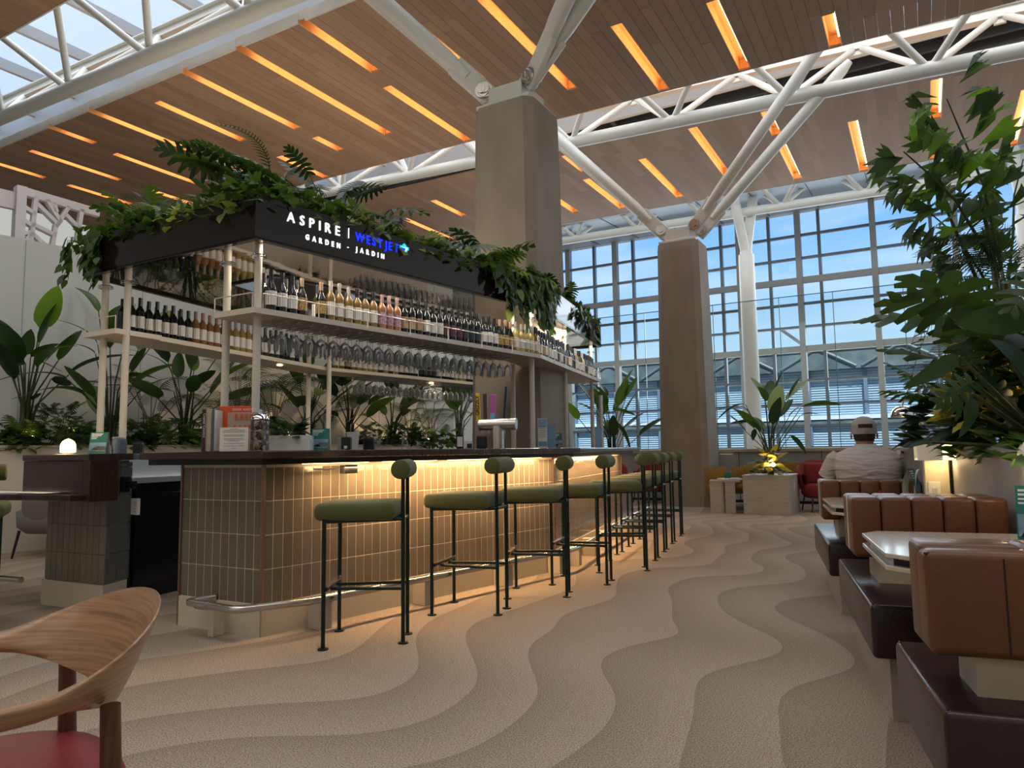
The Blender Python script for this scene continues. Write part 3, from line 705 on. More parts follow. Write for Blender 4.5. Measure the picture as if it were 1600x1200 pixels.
# left end block of the island
lb_ = thing('tiled_bar_end', 'short tiled bar block left of the opening with raised walnut top and low desk', 'bar', (0, 0, 0))
A_, B_, C_ = V((-5.61, 2.85, 0)), V((-4.93, 2.89, 0)), V((-5.05, 3.12, 0))
D_ = V((-5.7, 3.12, 0))
MB().prism([A_+V((.01, .01, 0)), B_+V((-.01, .01, 0)), C_+V((-.01, 0, 0)), D_], .18, 1.03).build('backing', grout, lb_)
MB().prism([A_+V((-.012, -.014, 0)), B_+V((.012, -.014, 0)), C_+V((.012, 0, 0)), D_], 0, .18).build('plinth', plinth_m, lb_)
tiles_on(lb_, A_, B_, .182, 3, top=.80, m=tile_m); tiles_on(lb_, B_, C_+V((0, .02, 0)), .182, 4, top=1.02, tw=.12, m=tile_s)
MB().bbox((-5.67, 2.70, .80), (-4.905, 2.86, 1.034)).build('raised_front', counter_m, lb_, bevel=.006)
MB().prism([(-5.67, 2.69, 0), (-4.82, 2.69, 0), (-4.82, 3.0, 0), (-5.0, 3.25, 0), (-5.7, 3.3, 0)], 1.035, 1.08).build('raised_top', counter_m, lb_, bevel=.006)
MB().bbox((-4.90, 2.70, .76), (-4.82, 2.90, 1.04)).build('side_cheek', counter_m, lb_, bevel=.004)
MB().prism([(-7.6, 2.35, 0), (-5.75, 2.35, 0), (-5.35, 2.55, 0), (-4.86, 2.60, 0), (-4.86, 2.86, 0), (-7.6, 2.86, 0)], .77, .81).build('low_desk', counter_m, lb_, bevel=.006)
MB().tube([(-5.62, 2.70, .195), (-5.8, 2.68, .195), (-5.85, 2.66, .195)], .022, 12).build('rail_stub', steel, lb_, smooth=50)
o = thing('loose_papers', 'loose white papers on the low walnut desk', 'paper', (-5.6, 2.62, .811))
MB().box((-.3, .02, .002), (.9, .22, .003), .06).box((.22, .03, .006), (.42, .16, .003), .1).build('sheets', paper, o)
ol = thing('wall_outlet', 'white double power outlet on the side of the fridge cabinet', 'outlet', (-4.95, 3.10, .70))
MB().box((.03, -.01, 0), (.085, .02, .115)).build('cover_plate', paper, ol, bevel=.003)
for k in range(4): MB().box((.045, -.021, -.035+.022*k), (.014, .002, .003)).build('slot', black, ol)
gl = thing('gate_latch', 'black latch bracket fixed to the slate tiles of the bar end', 'latch', (-4.97, 3.02, .86))
MB().box((.03, 0, 0), (.05, .05, .11)).box((.10, .0, 0), (.10, .03, .05)).build('bracket', black, gl, bevel=.004)

# ================================================================== OVERHEAD GANTRY
HX = [P(-1.746, 4.75), P(.326, 7.39), P(1.296, 10.17), P(-.466, 11.13), P(-2.54, 8.49), P(-3.508, 5.71)]
def area2(p): return sum(p[i-1].x*p[i].y-p[i].x*p[i-1].y for i in range(len(p)))
assert area2(HX) > 0
ga = thing('overhead_bar_canopy', 'dark canopy and cream bottle shelf on slim posts above the bar', 'canopy', (0, 0, 0))
ZB, ZT = 2.54, 2.85
h0 = HX; h1 = inset(HX, .03); h2 = inset(HX, .85); h3 = inset(HX, .88)
for i in range(6):
    j = (i+1) % 6
    MB().prism([h0[i], h0[j], h1[j], h1[i]], ZB, ZT).build('fascia', canopy_m, ga)
    MB().prism([h2[i], h2[j], h3[j], h3[i]], ZB, ZT).build('inner_fascia', canopy_m, ga)
    MB().prism([h1[i], h1[j], h2[j], h2[i]], ZB+.012, ZB+.03).build('mirror_soffit', mirror, ga)
    MB().prism([h0[i], h0[j], inset(HX, .045)[j], inset(HX, .045)[i]], ZB-.008, ZB+.012).build('bottom_trim', canopy_m, ga)
    MB().prism([h1[i], h1[j], h2[j], h2[i]], ZT-.16, ZT-.08).build('soil_tray', soil, ga)
# shelf ring with an opening on the left side
SO = inset(HX, .02); SI = inset(HX, .44); ZS = 2.065
def lerp(a, b_, t): return a+(b_-a)*t
segs = [(0, 1, 0, 1), (1, 2, 0, 1), (2, 3, 0, 1), (3, 4, 0, 1), (4, 5, 0, 1)]
for a, b_, t0, t1 in segs: MB().prism([SO[a], SO[b_], SI[b_], SI[a]], ZS-.04, ZS).build('shelf', cream_steel, ga)
dl = (HX[5]-HX[0]).normalized()
r5 = SI[5]; r0_ = SI[0]
MB().prism([SO[5], SO[5]-dl*.02, r5-dl*.02, r5][::1], ZS-.04, ZS)
MB().prism([SO[0], r0_, r0_+dl*.06, SO[0]+dl*.40+V((0, 0, 0))], ZS-.04, ZS).build('shelf_return', cream_steel, ga)
MB().prism([SO[5], r5, r5-dl*.04, SO[5]-dl*.42], ZS-.04, ZS).build('shelf_return', cream_steel, ga)
def gallery(p, q, t0=0, t1=1, n=5, z=ZS):
    a = lerp(p, q, t0); b_ = lerp(p, q, t1); b = MB(); b.tube([(a.x, a.y, z), (a.x, a.y, z+.10), (b_.x, b_.y, z+.10), (b_.x, b_.y, z)], .0045, 6)
    for k in range(1, n):
        c = lerp(a, b_, k/n); b.tube([(c.x, c.y, z-.03), (c.x, c.y, z+.10)], .0045, 6)
    return b.build('gallery_rail', cream_steel, ga)
SG = inset(HX, .012)
gallery(SG[0], SG[1], .02, .99, 7); gallery(SG[1], SG[2], .01, .99, 12); gallery(SG[2], SG[3], .01, .99, 5)
gallery(SO[0]+dl*.02, SO[0]+dl*.40, 0, 1, 1); gallery(SO[5]-dl*.42, SO[5]-dl*.02, 0, 1, 1); gallery(SI[3], SI[4], .05, .95, 6)
# posts
PI_ = inset(HX, .13); PQ = inset(HX, .40)
posts = [(PI_[0], 0), (PI_[0]+dl*.36+V((.02, .02, 0)), 0), (PI_[5], 0), (PI_[5]-dl*.30, 0), (PI_[1], 0), (lerp(PI_[1], PI_[2], .48), 0), (PI_[2], 0), (PI_[3], 0), (PQ[3]+V((.25, -.1, 0)), 0), (PI_[4], 0), (PQ[4]+V((.1, -.05, 0)), 0), (PQ[1]+V((-.1, .25, 0)), 0)]
for k, (p, _) in enumerate(posts):
    zb = .90
    po = MB().tube([(p.x, p.y, zb), (p.x, p.y, ZB+.02)], .027, 16).build('post', cream_steel, ga, smooth=50)
    MB().lathe([(.028, 0), (.05, 0), (.05, .016), (.028, .016)], 18, (p.x, p.y, zb)).build('base_flange', cream_steel, po, smooth=30)
    for zz in (ZB-.10, ZB-.085):
        MB().lathe([(.050, 0), (.058, .004), (.050, .009), (.047, .004), (.050, 0)], 20, (p.x, p.y, zz)).build('collar_ring', chrome, po, smooth=50)
# sign lettering on the front fascia
fd = (HX[1]-HX[0]).normalized(); fnrm = V((fd.y, -fd.x, 0)); ft = MB().bbox((0, 0, 0), (.001, .001, .001))
def sign_m(s, z): o_ = HX[0]+fd*s+fnrm*.004; return M(((fd.x, 0, fnrm.x, o_.x), (fd.y, 0, fnrm.y, o_.y), (0, 1, 0, z), (0, 0, 0, 1)))
ft.b.free()
sgn = bpy.data.objects.new('sign', None); COL.objects.link(sgn); sgn.parent = ga; sgn['label'] = 'illuminated white and blue lettering'

dlm = MB().lathe([(0, 0), (.028, 0), (.03, .006), (0, .006)], 14).mesh('downlight', warmglow)
for c in (lerp(inset(HX, .30)[5], inset(HX, .30)[4], .72), lerp(inset(HX, .25)[4], inset(HX, .25)[3], .62)):
    ob('downlight', dlm, ga, loc=(c.x, c.y, ZS-.051)); lamp('shelf_downlight', 'SPOT', (c.x, c.y, ZS-.06), 10, (1, .82, .62), .03, to=(c.x, c.y, 0), spot=R(150))
# unseen fill lamps added behind the bottom edge of the fascia, brightening the bottles
for a, b_ in ((0, 1), (1, 2)):
    p_, q_ = inset(HX, .07)[a], inset(HX, .07)[b_]; c = (p_+q_)/2; d = (q_-p_); L_ = d.length; d.normalize(); n_in = V((-d.y, d.x, 0))
    l = lamp('shelf_fill', 'AREA', (c.x, c.y, ZB-.02), 20, (1, .86, .70), L_*.95, .02)
    z = (V((0, 0, 1))*.8-n_in*.6).normalized(); y = z.cross(d); l.matrix_world = M(((d.x, y.x, z.x, c.x), (d.y, y.y, z.y, c.y), (d.z, y.z, z.z, ZB-.02), (0, 0, 0, 1)))
def word(txt, s0, s1, z, h, m, wide=1.0, ex=.006, bold=.0, font_h=.73, shear=0):
    os_ = []
    for ch in txt:
        c = bpy.data.curves.new('letter', 'FONT'); c.body = ch; c.size = h/font_h; c.extrude = ex; c.align_x = 'LEFT'; c.offset = bold; c.shear = shear; c.resolution_u = 3
        c.materials.append(m); o = bpy.data.objects.new('letter', c); COL.objects.link(o); os_.append(o)
    bpy.context.view_layer.update()
    ws = []
    for o in os_:
        xs = [q[0] for q in o.bound_box]; ws.append((min(xs), max(xs)))
    tot = sum(b_-a for a, b_ in ws)*wide; gap = ((s1-s0)-tot)/max(1, len(txt)-1); cur = s0
    for o, (a, b_) in zip(os_, ws):
        o.parent = sgn; o.matrix_local = sign_m(cur-a*wide, z) @ M.Scale(wide, 4, (1, 0, 0)); cur += (b_-a)*wide+gap
word('ASPIRE', .245, .711, 2.717, .075, sign_w, .92, bold=.0005)
word('WESTJET', .861, 1.316, 2.716, .072, sign_b, .86, bold=.0012)
word('GARDEN', .405, .717, 2.620, .040, sign_w, .8, bold=.0015, ex=.004)
word('JARDIN', .868, 1.160, 2.630, .040, sign_w, .8, bold=.0015, ex=.004)
ob('separator_bar', MB().bbox((-.002, 0, 0), (.002, .08, .008)).mesh('separator_bar', sign_w), sgn, mtx=sign_m(.794, 2.717))
ob('dot', MB().bbox((-.006, 0, 0), (.006, .006, .006)).mesh('dot', sign_w), sgn, mtx=sign_m(.79, 2.640))
# maple leaf emblem
half = [(0, 1.0), (.16, .68), (.33, .78), (.27, .30), (.52, .52), (.58, .36), (.95, .40), (.82, .12), (.96, .0), (.52, -.36), (.58, -.58), (.06, -.50)]
lp = [(x, y) for x, y in half] + [(-x, y) for x, y in half[::-1]][:-1]
ob('leaf_emblem', MB().prism([(x*.055, y*.045) for x, y in lp], 0, .006).mesh('leaf_emblem', sign_c), sgn, mtx=sign_m(1.381, 2.764))
ob('leaf_emblem_dark', MB().prism([(-.045, .004), (.012, .012), (.004, -.024), (-.026, -.022)], .006, .009).mesh('leaf_emblem_dark', sign_b), sgn, mtx=sign_m(1.376, 2.758))
ob('leaf_emblem_stroke', MB().prism([(-.035, .006), (.03, .012), (.0, -.03), (.01, .004)], .009, .011).mesh('leaf_emblem_stroke', sign_w), sgn, mtx=sign_m(1.381, 2.762))

# ------------------------------------------------------------------ bottles
BORD = [(0, 0), (.036, 0), (.0375, .006), (.0375, .175), (.034, .195), (.018, .222), (.0145, .235), (.0145, .30), (0, .30)]
BURG = [(0, 0), (.039, 0), (.0405, .006), (.0405, .145), (.034, .175), (.020, .210), (.0150, .232), (.0145, .30), (0, .30)]
def bottle_proto(shape, gm, lm, cm, name='wine_bottle', lab_z=(.045, .145), n=14):
    pr_ = BORD if shape == 'b' else BURG; r = .0378 if shape == 'b' else .0408
    body = MB().lathe(pr_, n).mesh('glass_body', gm, smooth=50)
    lb2 = MB(); rows = []
    for z in lab_z: rows.append([(r*cos(a), r*sin(a), z) for a in [(-PI*.62)+PI*1.24*k/10 for k in range(11)]])
    lb2.grid(rows); lm_ = lb2.mesh('label', lm, smooth=50)
    cp = MB().lathe([(.0158, .232), (.0160, .302), (0, .3025)], 12).mesh('capsule', cm, smooth=50)
    return body, lm_, cp
KIND = {}
def kind(key, *a, **k): KIND[key] = (bottle_proto(*a), k['d'])
kind('wt', 'u', glass_dark, label_w, cap_k, d='dark bottle with white label')
kind('gd', 'u', glass_dark, label_g, cap_c, d='dark bottle with gold label')
kind('gr', 'b', glass_amber, label_w, cap_s, d='amber bottle with grey capsule')
kind('am', 'b', glass_amber, label_w, cap_k, d='amber bottle with black capsule')
kind('fl', 'b', glass_rose, label_p, cap_r, d='rose bottle with floral label')
kind('kr', 'b', glass_dark, label_t, cap_k, d='dark bottle with kraft label')
kind('wb', 'b', glass_dark, label_w, cap_k, d='tall dark bottle with pale label')
kind('pl', 'b', glass_dark, label_v, cap_k, d='dark bottle with plum label')
kind('bk', 'b', glass_dark, label_k, cap_k, d='dark bottle with near-black label')
kind('pa', 'b', glass_pale, label_w, cap_s, d='pale bottle with white label')
kind('ro', 'b', glass_rose, label_w, cap_r, d='rose bottle with white label')
kind('gn', 'u', glass_green, label_w, cap_k, d='olive bottle with white label')
def bottle(key, p, z, facing, where, idx, group, parts=True, sz=1.0):
    (b_, l_, c_), d = KIND[key]
    t = thing('wine_bottle', '%s, %s %s' % (d, nth(idx), where), 'bottle', (p.x, p.y, z), facing, group); t.scale = (sz, sz, sz*random.uniform(.96, 1.04))
    ob('glass_body', b_, t); ob('label', l_, t); ob('capsule', c_, t)
def shelf_row(a, b_, o, seq, where, group, start=.12, pitch=.086, sz=1.0, z=ZS+.001):
    d = (b_-a).normalized(); n = V((d.y, -d.x, 0)); fc = math.atan2(n.y, n.x)
    for i, k in enumerate(seq):
        if k == '-': continue
        s_ = start+i*pitch
        if s_ > (b_-a).length-.05: break
        p = a+d*s_-n*(o+random.uniform(-.006, .006)); bottle(k, p, z, fc+random.uniform(-.15, .15), where, i, group, sz=sz)
F = 'wt wt wt gd - gd gr gr gr am am am fl fl fl kr kr kr wb wb wb pl pl pl bk bk bk wt wt wt gd gd gd pa pa pa pa'.split()
shelf_row(HX[0], HX[1], .11, F, 'from the corner on the front shelf', 'front shelf bottles', .20)
shelf_row(HX[0], HX[1], .26, 'bk - wt bk - gn - bk bk - wb bk - bk - wb - bk wb - bk wt - bk - wb bk - bk wb - bk'.split(), 'in the back row, front shelf', 'front shelf bottles, back row', .24, .093)
S_ = ('am wb wb kr wb bk wb wb wt wt bk wb wb bk kr kr wb wb bk bk gr gr wb wb pa pa bk bk wb wb wt wt wt').split()
shelf_row(HX[1], HX[2], .11, S_, 'from the bend, far side shelf', 'far side shelf bottles', .08)
shelf_row(HX[1], HX[2], .25, 'bk bk wb bk wb bk bk wb bk bk wb bk bk wb bk bk wb bk bk wb bk bk wb bk'.split(), 'in the back row, far side shelf', 'far side shelf bottles, back row', .15, .11)
# rear shelves, labels face inwards
def shelf_in(a, b_, o, seq, where, group, start, pitch=.088, sz=1.0):
    d = (b_-a).normalized(); n = V((d.y, -d.x, 0)); fc = math.atan2(n.y, n.x)
    for i, k in enumerate(seq):
        if k == '-': continue
        p = a+d*(start+i*pitch)-n*o; bottle(k, p, ZS+.001, fc+random.uniform(-.15, .15), where, i, group, sz=sz)
shelf_in(HX[5], HX[4], -.36, 'wb wb wb wt wb wb wt wb ro ro ro ro am am pa pa pa pa gn gn gn gn bk bk gn bk'.split(), 'along the left rear shelf', 'left rear shelf bottles', .16)
shelf_in(HX[5], HX[4], -.22, 'bk bk bk bk bk bk bk bk'.split(), 'in the outer row, left rear shelf', 'left rear shelf bottles, outer row', .20)
shelf_in(HX[4], HX[3], -.34, 'gr am kr gr pa pa pa pa gn pa gn pa wb wb wb wb bk bk bk bk wt wt wt wt pa pa pa wb wb pa'.split(), 'from the left, long rear shelf', 'long rear shelf bottles', .25)
shelf_in(HX[3], HX[2], -.34, 'gd gd bk bk'.split(), 'at the right end of the rear shelf', 'right rear shelf bottles', .75, .10, .8)
tr = thing('serving_tray', 'black wire tray on the right rear shelf', 'tray', tuple(lerp(SI[3], SI[2], .62)+V((.0, .06, ZS))), .2)
MB().bbox((-.2, -.08, 0), (.2, .08, .008)).bbox((-.2, -.08, 0), (.2, -.075, .03)).bbox((-.1, -.005, 0), (-.095, .005, .09)).bbox((.1, -.005, 0), (.105, .005, .07)).bbox((-.1, -.005, .065), (.1, .005, .07)).build('tray_body', black, tr)
# ------------------------------------------------------------------ hanging wine glasses
GP = [(.034, 0), (.034, -.002), (.006, -.006), (.0035, -.02), (.0035, -.075), (.008, -.085), (.030, -.105), (.040, -.135), (.040, -.165), (.033, -.200), (.0315, -.200), (.038, -.165), (.038, -.135), (.028, -.107), (.006, -.089)]
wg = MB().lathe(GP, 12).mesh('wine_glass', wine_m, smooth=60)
def racks(a, b_, t0, t1, n_, offs, group, where, inward=False):
    d = (b_-a).normalized(); n = V((d.y, -d.x, 0)); b = MB(); cnt = 0
    for i in range(n_):
        p = lerp(a, b_, t0+(t1-t0)*i/(n_-1)); z = ZS-.05
        for sg in (-1, 1):
            q0 = p-n*.05+d*sg*.020; q1 = p-n*(offs[-1]+.05)+d*sg*.020
            b.tube([(q0.x, q0.y, z-.022), (q1.x, q1.y, z-.022)], .0035, 5)
        e0 = p-n*.05; b.tube([(e0.x-d.x*.02, e0.y-d.y*.02, z-.022), (e0.x+n.x*.02, e0.y+n.y*.02, z-.01), (e0.x+d.x*.02, e0.y+d.y*.02, z-.022)], .0035, 5)
        for o_ in (.06, offs[-1]+.03): q = p-n*o_; b.tube([(q.x, q.y, z+.012), (q.x, q.y, z-.022)], .003, 5)
        for r_, o_ in enumerate(offs):
            q = p-n*o_
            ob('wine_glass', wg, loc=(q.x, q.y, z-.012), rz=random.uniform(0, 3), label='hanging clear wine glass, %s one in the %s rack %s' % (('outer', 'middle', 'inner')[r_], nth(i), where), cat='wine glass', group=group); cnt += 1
    b.build('glass_rack', cap_s, ga, smooth=40)
racks(HX[0], HX[1], .085, .86, 24, (.10, .20, .30), 'wine glasses under the front shelf', 'under the front shelf')
racks(HX[3], HX[4], .06, .80, 24, (.12, .22, .32), 'wine glasses under the rear shelf', 'under the rear shelf')

# ------------------------------------------------------------------ bar stools
def stool_proto():
    t = thing('bar_stool', '', 'stool')
    b = MB(); b.box((-.045, 0, .735), (.45, .44, .095)); me = b.mesh('seat', fabric, smooth=80, bevel=.036, seg=4)
    for v in me.vertices:
        v.co.z += .012*(1-((v.co.x+.045)/.23)**2)*(1-(v.co.y/.22)**2) if v.co.z > .74 else 0
    ob('seat', me, t)
    MB().lathe([(0, -.18), (.046, -.18), (.054, -.174), (.055, -.168), (.055, .168), (.054, .174), (.046, .18), (0, .18)], 24).build('back_roll', fabric, t, smooth=50, mtx=M.Translation((.205, 0, .965)) @ M.Rotation(PI/2, 4, 'X'))
    f = MB()
    for y in (-.20, .20): f.tube([(-.21, y, .685), (.21, y*.5, .685)], .011, 8)
    f.tube([(-.21, -.2, .685), (-.21, .2, .685)], .011, 8).tube([(.21, -.1, .685), (.21, .1, .685)], .011, 8)
    f.build('seat_frame', stool_m, t, smooth=50)
    for x, y, top in ((-.21, -.20, .73), (-.21, .20, .73), (.21, -.10, .93), (.21, .10, .93)):
        MB().tube([(x, y, .004), (x, y, top)], .0115, 10).lathe([(0, 0), (.030, 0), (.030, .007), (.012, .010)], 16, (x, y, 0)).build('leg', stool_m, t, smooth=50)
    MB().tube([(-.20, -.19, .318), (-.20, .19, .318)], .011, 8).build('foot_bar', stool_m, t, smooth=50)
    for y in (-.10, .10): MB().tube([(-.20, y*.7, .30), (.21, y, .30)], .010, 8).build('stretcher', stool_m, t, smooth=50)
    MB().bbox((-.215, -.185, .328), (-.185, .185, .331)).build('kick_plate', steel, t)
    return t
sp = stool_proto()
ST = [((-2.64, 3.30), (-3.00, 3.08)), ((-2.49, 4.135), (-2.905, 4.035)), ((-2.35, 4.84), (-2.745, 4.69)), ((-2.255, 5.41), (-2.675, 5.315)), ((-2.22, 6.16), (-2.60, 5.98)),
      ((-2.32, 6.745), (-2.73, 6.66)), ((-2.43, 7.35), (-2.84, 7.27)), ((-2.55, 8.0), (-2.96, 7.93)), ((-2.67, 8.72), (-3.08, 8.64))]
SL = ['nearest the bar corner', 'second from the bar corner', 'third from the bar corner', 'fourth from the bar corner', 'fifth along the bar, past the bend', 'sixth along the bar', 'seventh along the bar', 'eighth along the bar', 'last at the far end of the bar']
for i, (rp, fp) in enumerate(ST):
    rp, fp = V((*rp, 0)), V((*fp, 0)); d = (rp-fp).normalized(); c = (rp+fp)/2; a = math.atan2(d.y, d.x)
    lab = 'olive green bar stool with round back roll, '+SL[i]
    if i == 0: o = sp; o.location = c; o.rotation_euler = (0, 0, a); o['label'] = lab; o['group'] = 'olive bar stools along the tiled bar'
    else: dup(sp, c, a, lab, 'olive bar stools along the tiled bar')
dup(sp, P(-3.43, 4.5), R(150), 'olive green bar stool at the low desk left of the opening', 'olive bar stools along the tiled bar')

# ------------------------------------------------------------------ things on the bar
def CTP(px, depth): return P((px-800)/1110*depth, depth)
ZC2 = 1.081
adir = math.atan2(dCB.y, dCB.x)
camd = YAW
# books
def book(name, label, m, px, d, w_, h_, t_, rz, page=True, title=None, tm=None):
    p = CTP(px, d); t = thing(name, label, 'book', (p.x, p.y, ZC2), rz)
    MB().box((0, 0, h_/2), (w_, t_, h_)).build('cover', m, t, bevel=.0015, seg=1)
    MB().box((.003, 0, h_/2), (w_-.002, t_-.006, h_-.006)).build('pages', paper, t)
    if title:
        for (bd, sz, x, z, ver) in title:
            mt_ = M.Translation((x, -t_/2-.001, z)) @ M.Rotation(PI/2, 4, 'X') @ (M.Rotation(-PI/2, 4, 'Z') if ver else M.Identity(4))
            text('title', bd, sz, tm, t, mt_, .0004)
    return t
bz = camd  # parallel to the picture plane at this spot
b1 = book('book', 'maroon spined book upright at the left of the group on the bar', maroon_b, 327, 4.45, .024, .26, .17, bz, title=None)
text('title', 'Coastal Country', .022, label_w, b1, M.Translation((-.007, -.0865, .235)) @ M.Rotation(PI/2, 4, 'X') @ M.Rotation(-PI/2, 4, 'Z'), .0004)
b2 = book('book', 'beige spined book upright beside the maroon book', beige_b, 334.5, 4.45, .024, .262, .17, bz)
b3 = book('book', 'grey spined book upright beside the orange book', grey_b, 341, 4.45, .016, .258, .17, bz)
b4 = book('book', 'large bright orange book facing the bar front', orange_b, 368, 4.5, .20, .285, .022, bz+.05)
text('title', 'MARK ANDSON', .022, paper, b4, M.Translation((-.02, -.0125, .25)) @ M.Rotation(PI/2, 4, 'X'), .0004)
b5 = book('book', 'tan book with orange BEER title in front of the orange book', kraft_b, 380, 4.42, .19, .24, .020, bz+.05)
text('title', 'BEER', .048, orange_b, b5, M.Translation((-.055, -.0115, .185)) @ M.Rotation(PI/2, 4, 'X'), .0006, space=1.25, bold=.001)
for k in range(5): MB().box((-.05+.03*k, -.011, .15), (.012, .001, .022)).build('print_mark', orange_b, b5)
# white notice card
p = CTP(365.5, 4.22); nc_ = thing('notice_card', 'white printed notice card standing in front of the books', 'card', (p.x, p.y, ZC2), camd)
MB().box((0, 0, .070), (.168, .004, .140)).build('card', paper, nc_)
for k, wd in enumerate((.05, .12, .135, .13, 0, .125, .12, 0, .11, .12, .07, 0, .12, 0, .12, 0, .03)):
    if wd: MB().box((0, -.0026, .132-.0072*k), (wd, .0006, .0022)).build('text_line', cap_s, nc_)
# tall apothecary jar
p = CTP(405.5, 4.3); jr = thing('glass_jar', 'tall stacked glass jar of dried citrus with chrome lid', 'jar', (p.x, p.y, ZC2))
for k in range(3):
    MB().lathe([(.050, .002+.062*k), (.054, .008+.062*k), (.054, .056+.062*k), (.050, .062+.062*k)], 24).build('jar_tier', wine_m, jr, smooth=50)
    for q in range(16):
        a = random.uniform(0, 6.28); r = random.uniform(0, .03); 
        MB().lathe([(0, 0), (.015, .001), (.016, .004), (0, .005)], 10).build('citrus_slice', random.choice((brown_p, kraft_b, MATS['bronze edge trim'], label_g)), jr, mtx=M.Translation((r*cos(a), r*sin(a), .010+.062*k+q*.0024)) @ M.Rotation(random.uniform(-1.2, 1.2), 4, 'X') @ M.Rotation(random.uniform(-1.2, 1.2), 4, 'Y'))
MB().lathe([(.054, .186), (.056, .19), (.052, .205), (.030, .222), (.012, .226), (.012, .250), (0, .252)], 24).build('lid', chrome, jr, smooth=40)
# marble trough
p = CTP(452, 4.75); mbx = thing('marble_trough', 'white marble planter box on the bar beside the jar', 'planter', (p.x, p.y, ZC2), camd+.12)
MB().bbox((-.14, -.1, 0), (.145, .1, .100)).build('box', marble, mbx, bevel=.002)
# display cards
def display(px, d, z, h, w_, label, rz=None, curved=False):
    p = CTP(px, d); t = thing('display_card', label, 'card', (p.x, p.y, z), camd if rz is None else rz)
    rows = []
    for k in range(7):
        f = k/6; bulge = (.018*sin(PI*f)) if curved else 0
        rows.append((f*h, -.03*(1-f)-bulge))
    b = MB(); b.grid([[(x, y-.001, z_) for x in (-w_/2, w_/2)] for z_, y in rows]); b.mi = 1
    b.grid([[(x, -y, z_) for x in (-w_/2, w_/2)] for z_, y in rows]); b.build('card', [teal, paper], t, smooth=60)
    yb = lambda z_: -.03*(1-z_/h)-(.018*sin(PI*z_/h) if curved else 0)-.0025
    def pt(z0, z1, x0, x1, m, nm): MB().poly([(x0, yb(z0), z0), (x1, yb(z0), z0), (x1, yb(z1), z1), (x0, yb(z1), z1)]).build(nm, m, t)
    pt(.42*h, .52*h, -w_*.46, w_*.46, sky_p, 'photo_sky'); pt(.14*h, .42*h, -w_*.46, w_*.46, sky_p, 'photo_water'); pt(.12*h, .36*h, -.05*w_, w_*.46, sand_p, 'photo_sand')
    MB().poly([(-w_*.4, yb(.2*h)-.001, .13*h), (0, yb(.2*h)-.001, .13*h), (.05*w_, yb(.2*h)-.001, .22*h), (-.1*w_, yb(.2*h)-.001, .3*h), (-w_*.3, yb(.2*h)-.001, .22*h)]).build('photo_rock', black, t)
    for k, wd in enumerate((.62, .55, .36, .3)): pt((.90-.07*k)*h, (.93-.07*k)*h if k > 1 else (.94-.07*k)*h, -w_*.42, -w_*.42+wd*w_, paper, 'text_line')
    return t
display(500.5, 4.9, ZC2, .150, .125, 'teal display card with beach photo on the bar by the marble trough')
display(156, 5.2, ZC2, .155, .13, 'teal display card behind the two slim posts at left')
display(870, 8.2, ZC2, .175, .10, 'small teal display card near the blue card stand')
t = thing('card_reader', 'dark card reader on stand with cable by the teal card', 'card reader', tuple(CTP(541, 4.9)+V((0, 0, ZC2))), camd)
MB().box((0, 0, .045), (.065, .05, .09)).build('body', black, t, bevel=.006)
MB().box((-.045, .01, .042), (.035, .03, .085)).build('keypad', cap_s, t, bevel=.003)
MB().box((0, -.027, .02), (.02, .004, .018)).build('slot', paper, t)
MB().tube([(0, -.03, .01), (.02, -.12, .004), (.03, -.3, -.002), (.04, -.40, -.03), (.04, -.42, -.05)], .003, 6).build('cable', black, t)
pk = P(*[0, 0]);
# cable clutter hanging under the counter edge
t = thing('cable_adapter', 'black power adapters hanging under the countertop edge', 'adapter', tuple(off(C0, BD, .19, .10)+V((0, 0, .93))), adir)
MB().bbox((-.05, -.03, 0), (.05, .03, .055)).build('adapter', black, t, bevel=.003)
MB().tube([(-.05, 0, .04), (-.16, .01, .03), (-.26, 0, .035)], .004, 6).build('cable', black, t)
t = thing('cable_plug', 'black plug dangling below the countertop edge', 'plug', tuple(off(C0, BD, .33, .12)+V((0, 0, .88))), adir)
MB().lathe([(0, 0), (.004, .005), (.006, .03), (.012, .035), (.016, .05), (.016, .10), (.004, .11), (.004, .13)], 10).build('plug_body', black, t)
def terminal(px, d, label, s=1.0, m=None, name='payment_terminal'):
    t = thing(name, label, 'payment terminal', tuple(CTP(px, d)+V((0, 0, ZC2))), camd)
    MB().box((0, 0, .05*s), (.085*s, .06*s, .10*s)).build('body', m or black, t, bevel=.012*s, seg=3); MB().box((0, -.032*s, .06*s), (.05*s, .004, .05*s)).build('screen', fridge_m, t)
    return t
terminal(576, 5.6, 'black rounded terminal behind the bar near the pale pot')
terminal(217, 6.0, 'small black terminal on the counter beside the second slim post', .9)
t = thing('stone_knife_block', 'blue grey rounded block with white papers left of the opening', 'block', tuple(CTP(187, 5.25)+V((0, 0, ZC2))), camd)
MB().lathe([(0, 0), (.05, 0), (.052, .08), (.045, .105), (.03, .115), (0, .118)], 20).build('block', mat('blue grey stone', (.11, .15, .20), .5, noise=(20, .2)), t, smooth=40)
MB().box((-.035, .03, .06), (.06, .02, .125)).build('papers', paper, t)
t = thing('white_planter_pot', 'pale grey tapered pot on the bar behind the card reader', 'pot', tuple(CTP(551, 5.3)+V((0, 0, ZC2))), camd)
MB().lathe([(0, 0), (.035, 0), (.05, .135), (.044, .135), (.036, .10), (0, .10)], 4).build('pot', pot_w, t)
t = thing('soap_bottle', 'dark pump bottle with white label on the back counter', 'bottle', tuple(CTP(718, 6.6)+V((0, 0, ZC2))), camd)
MB().lathe([(0, 0), (.033, 0), (.034, .13), (.015, .15), (.010, .165), (.010, .19), (0, .19)], 16).build('body', black, t, smooth=40)
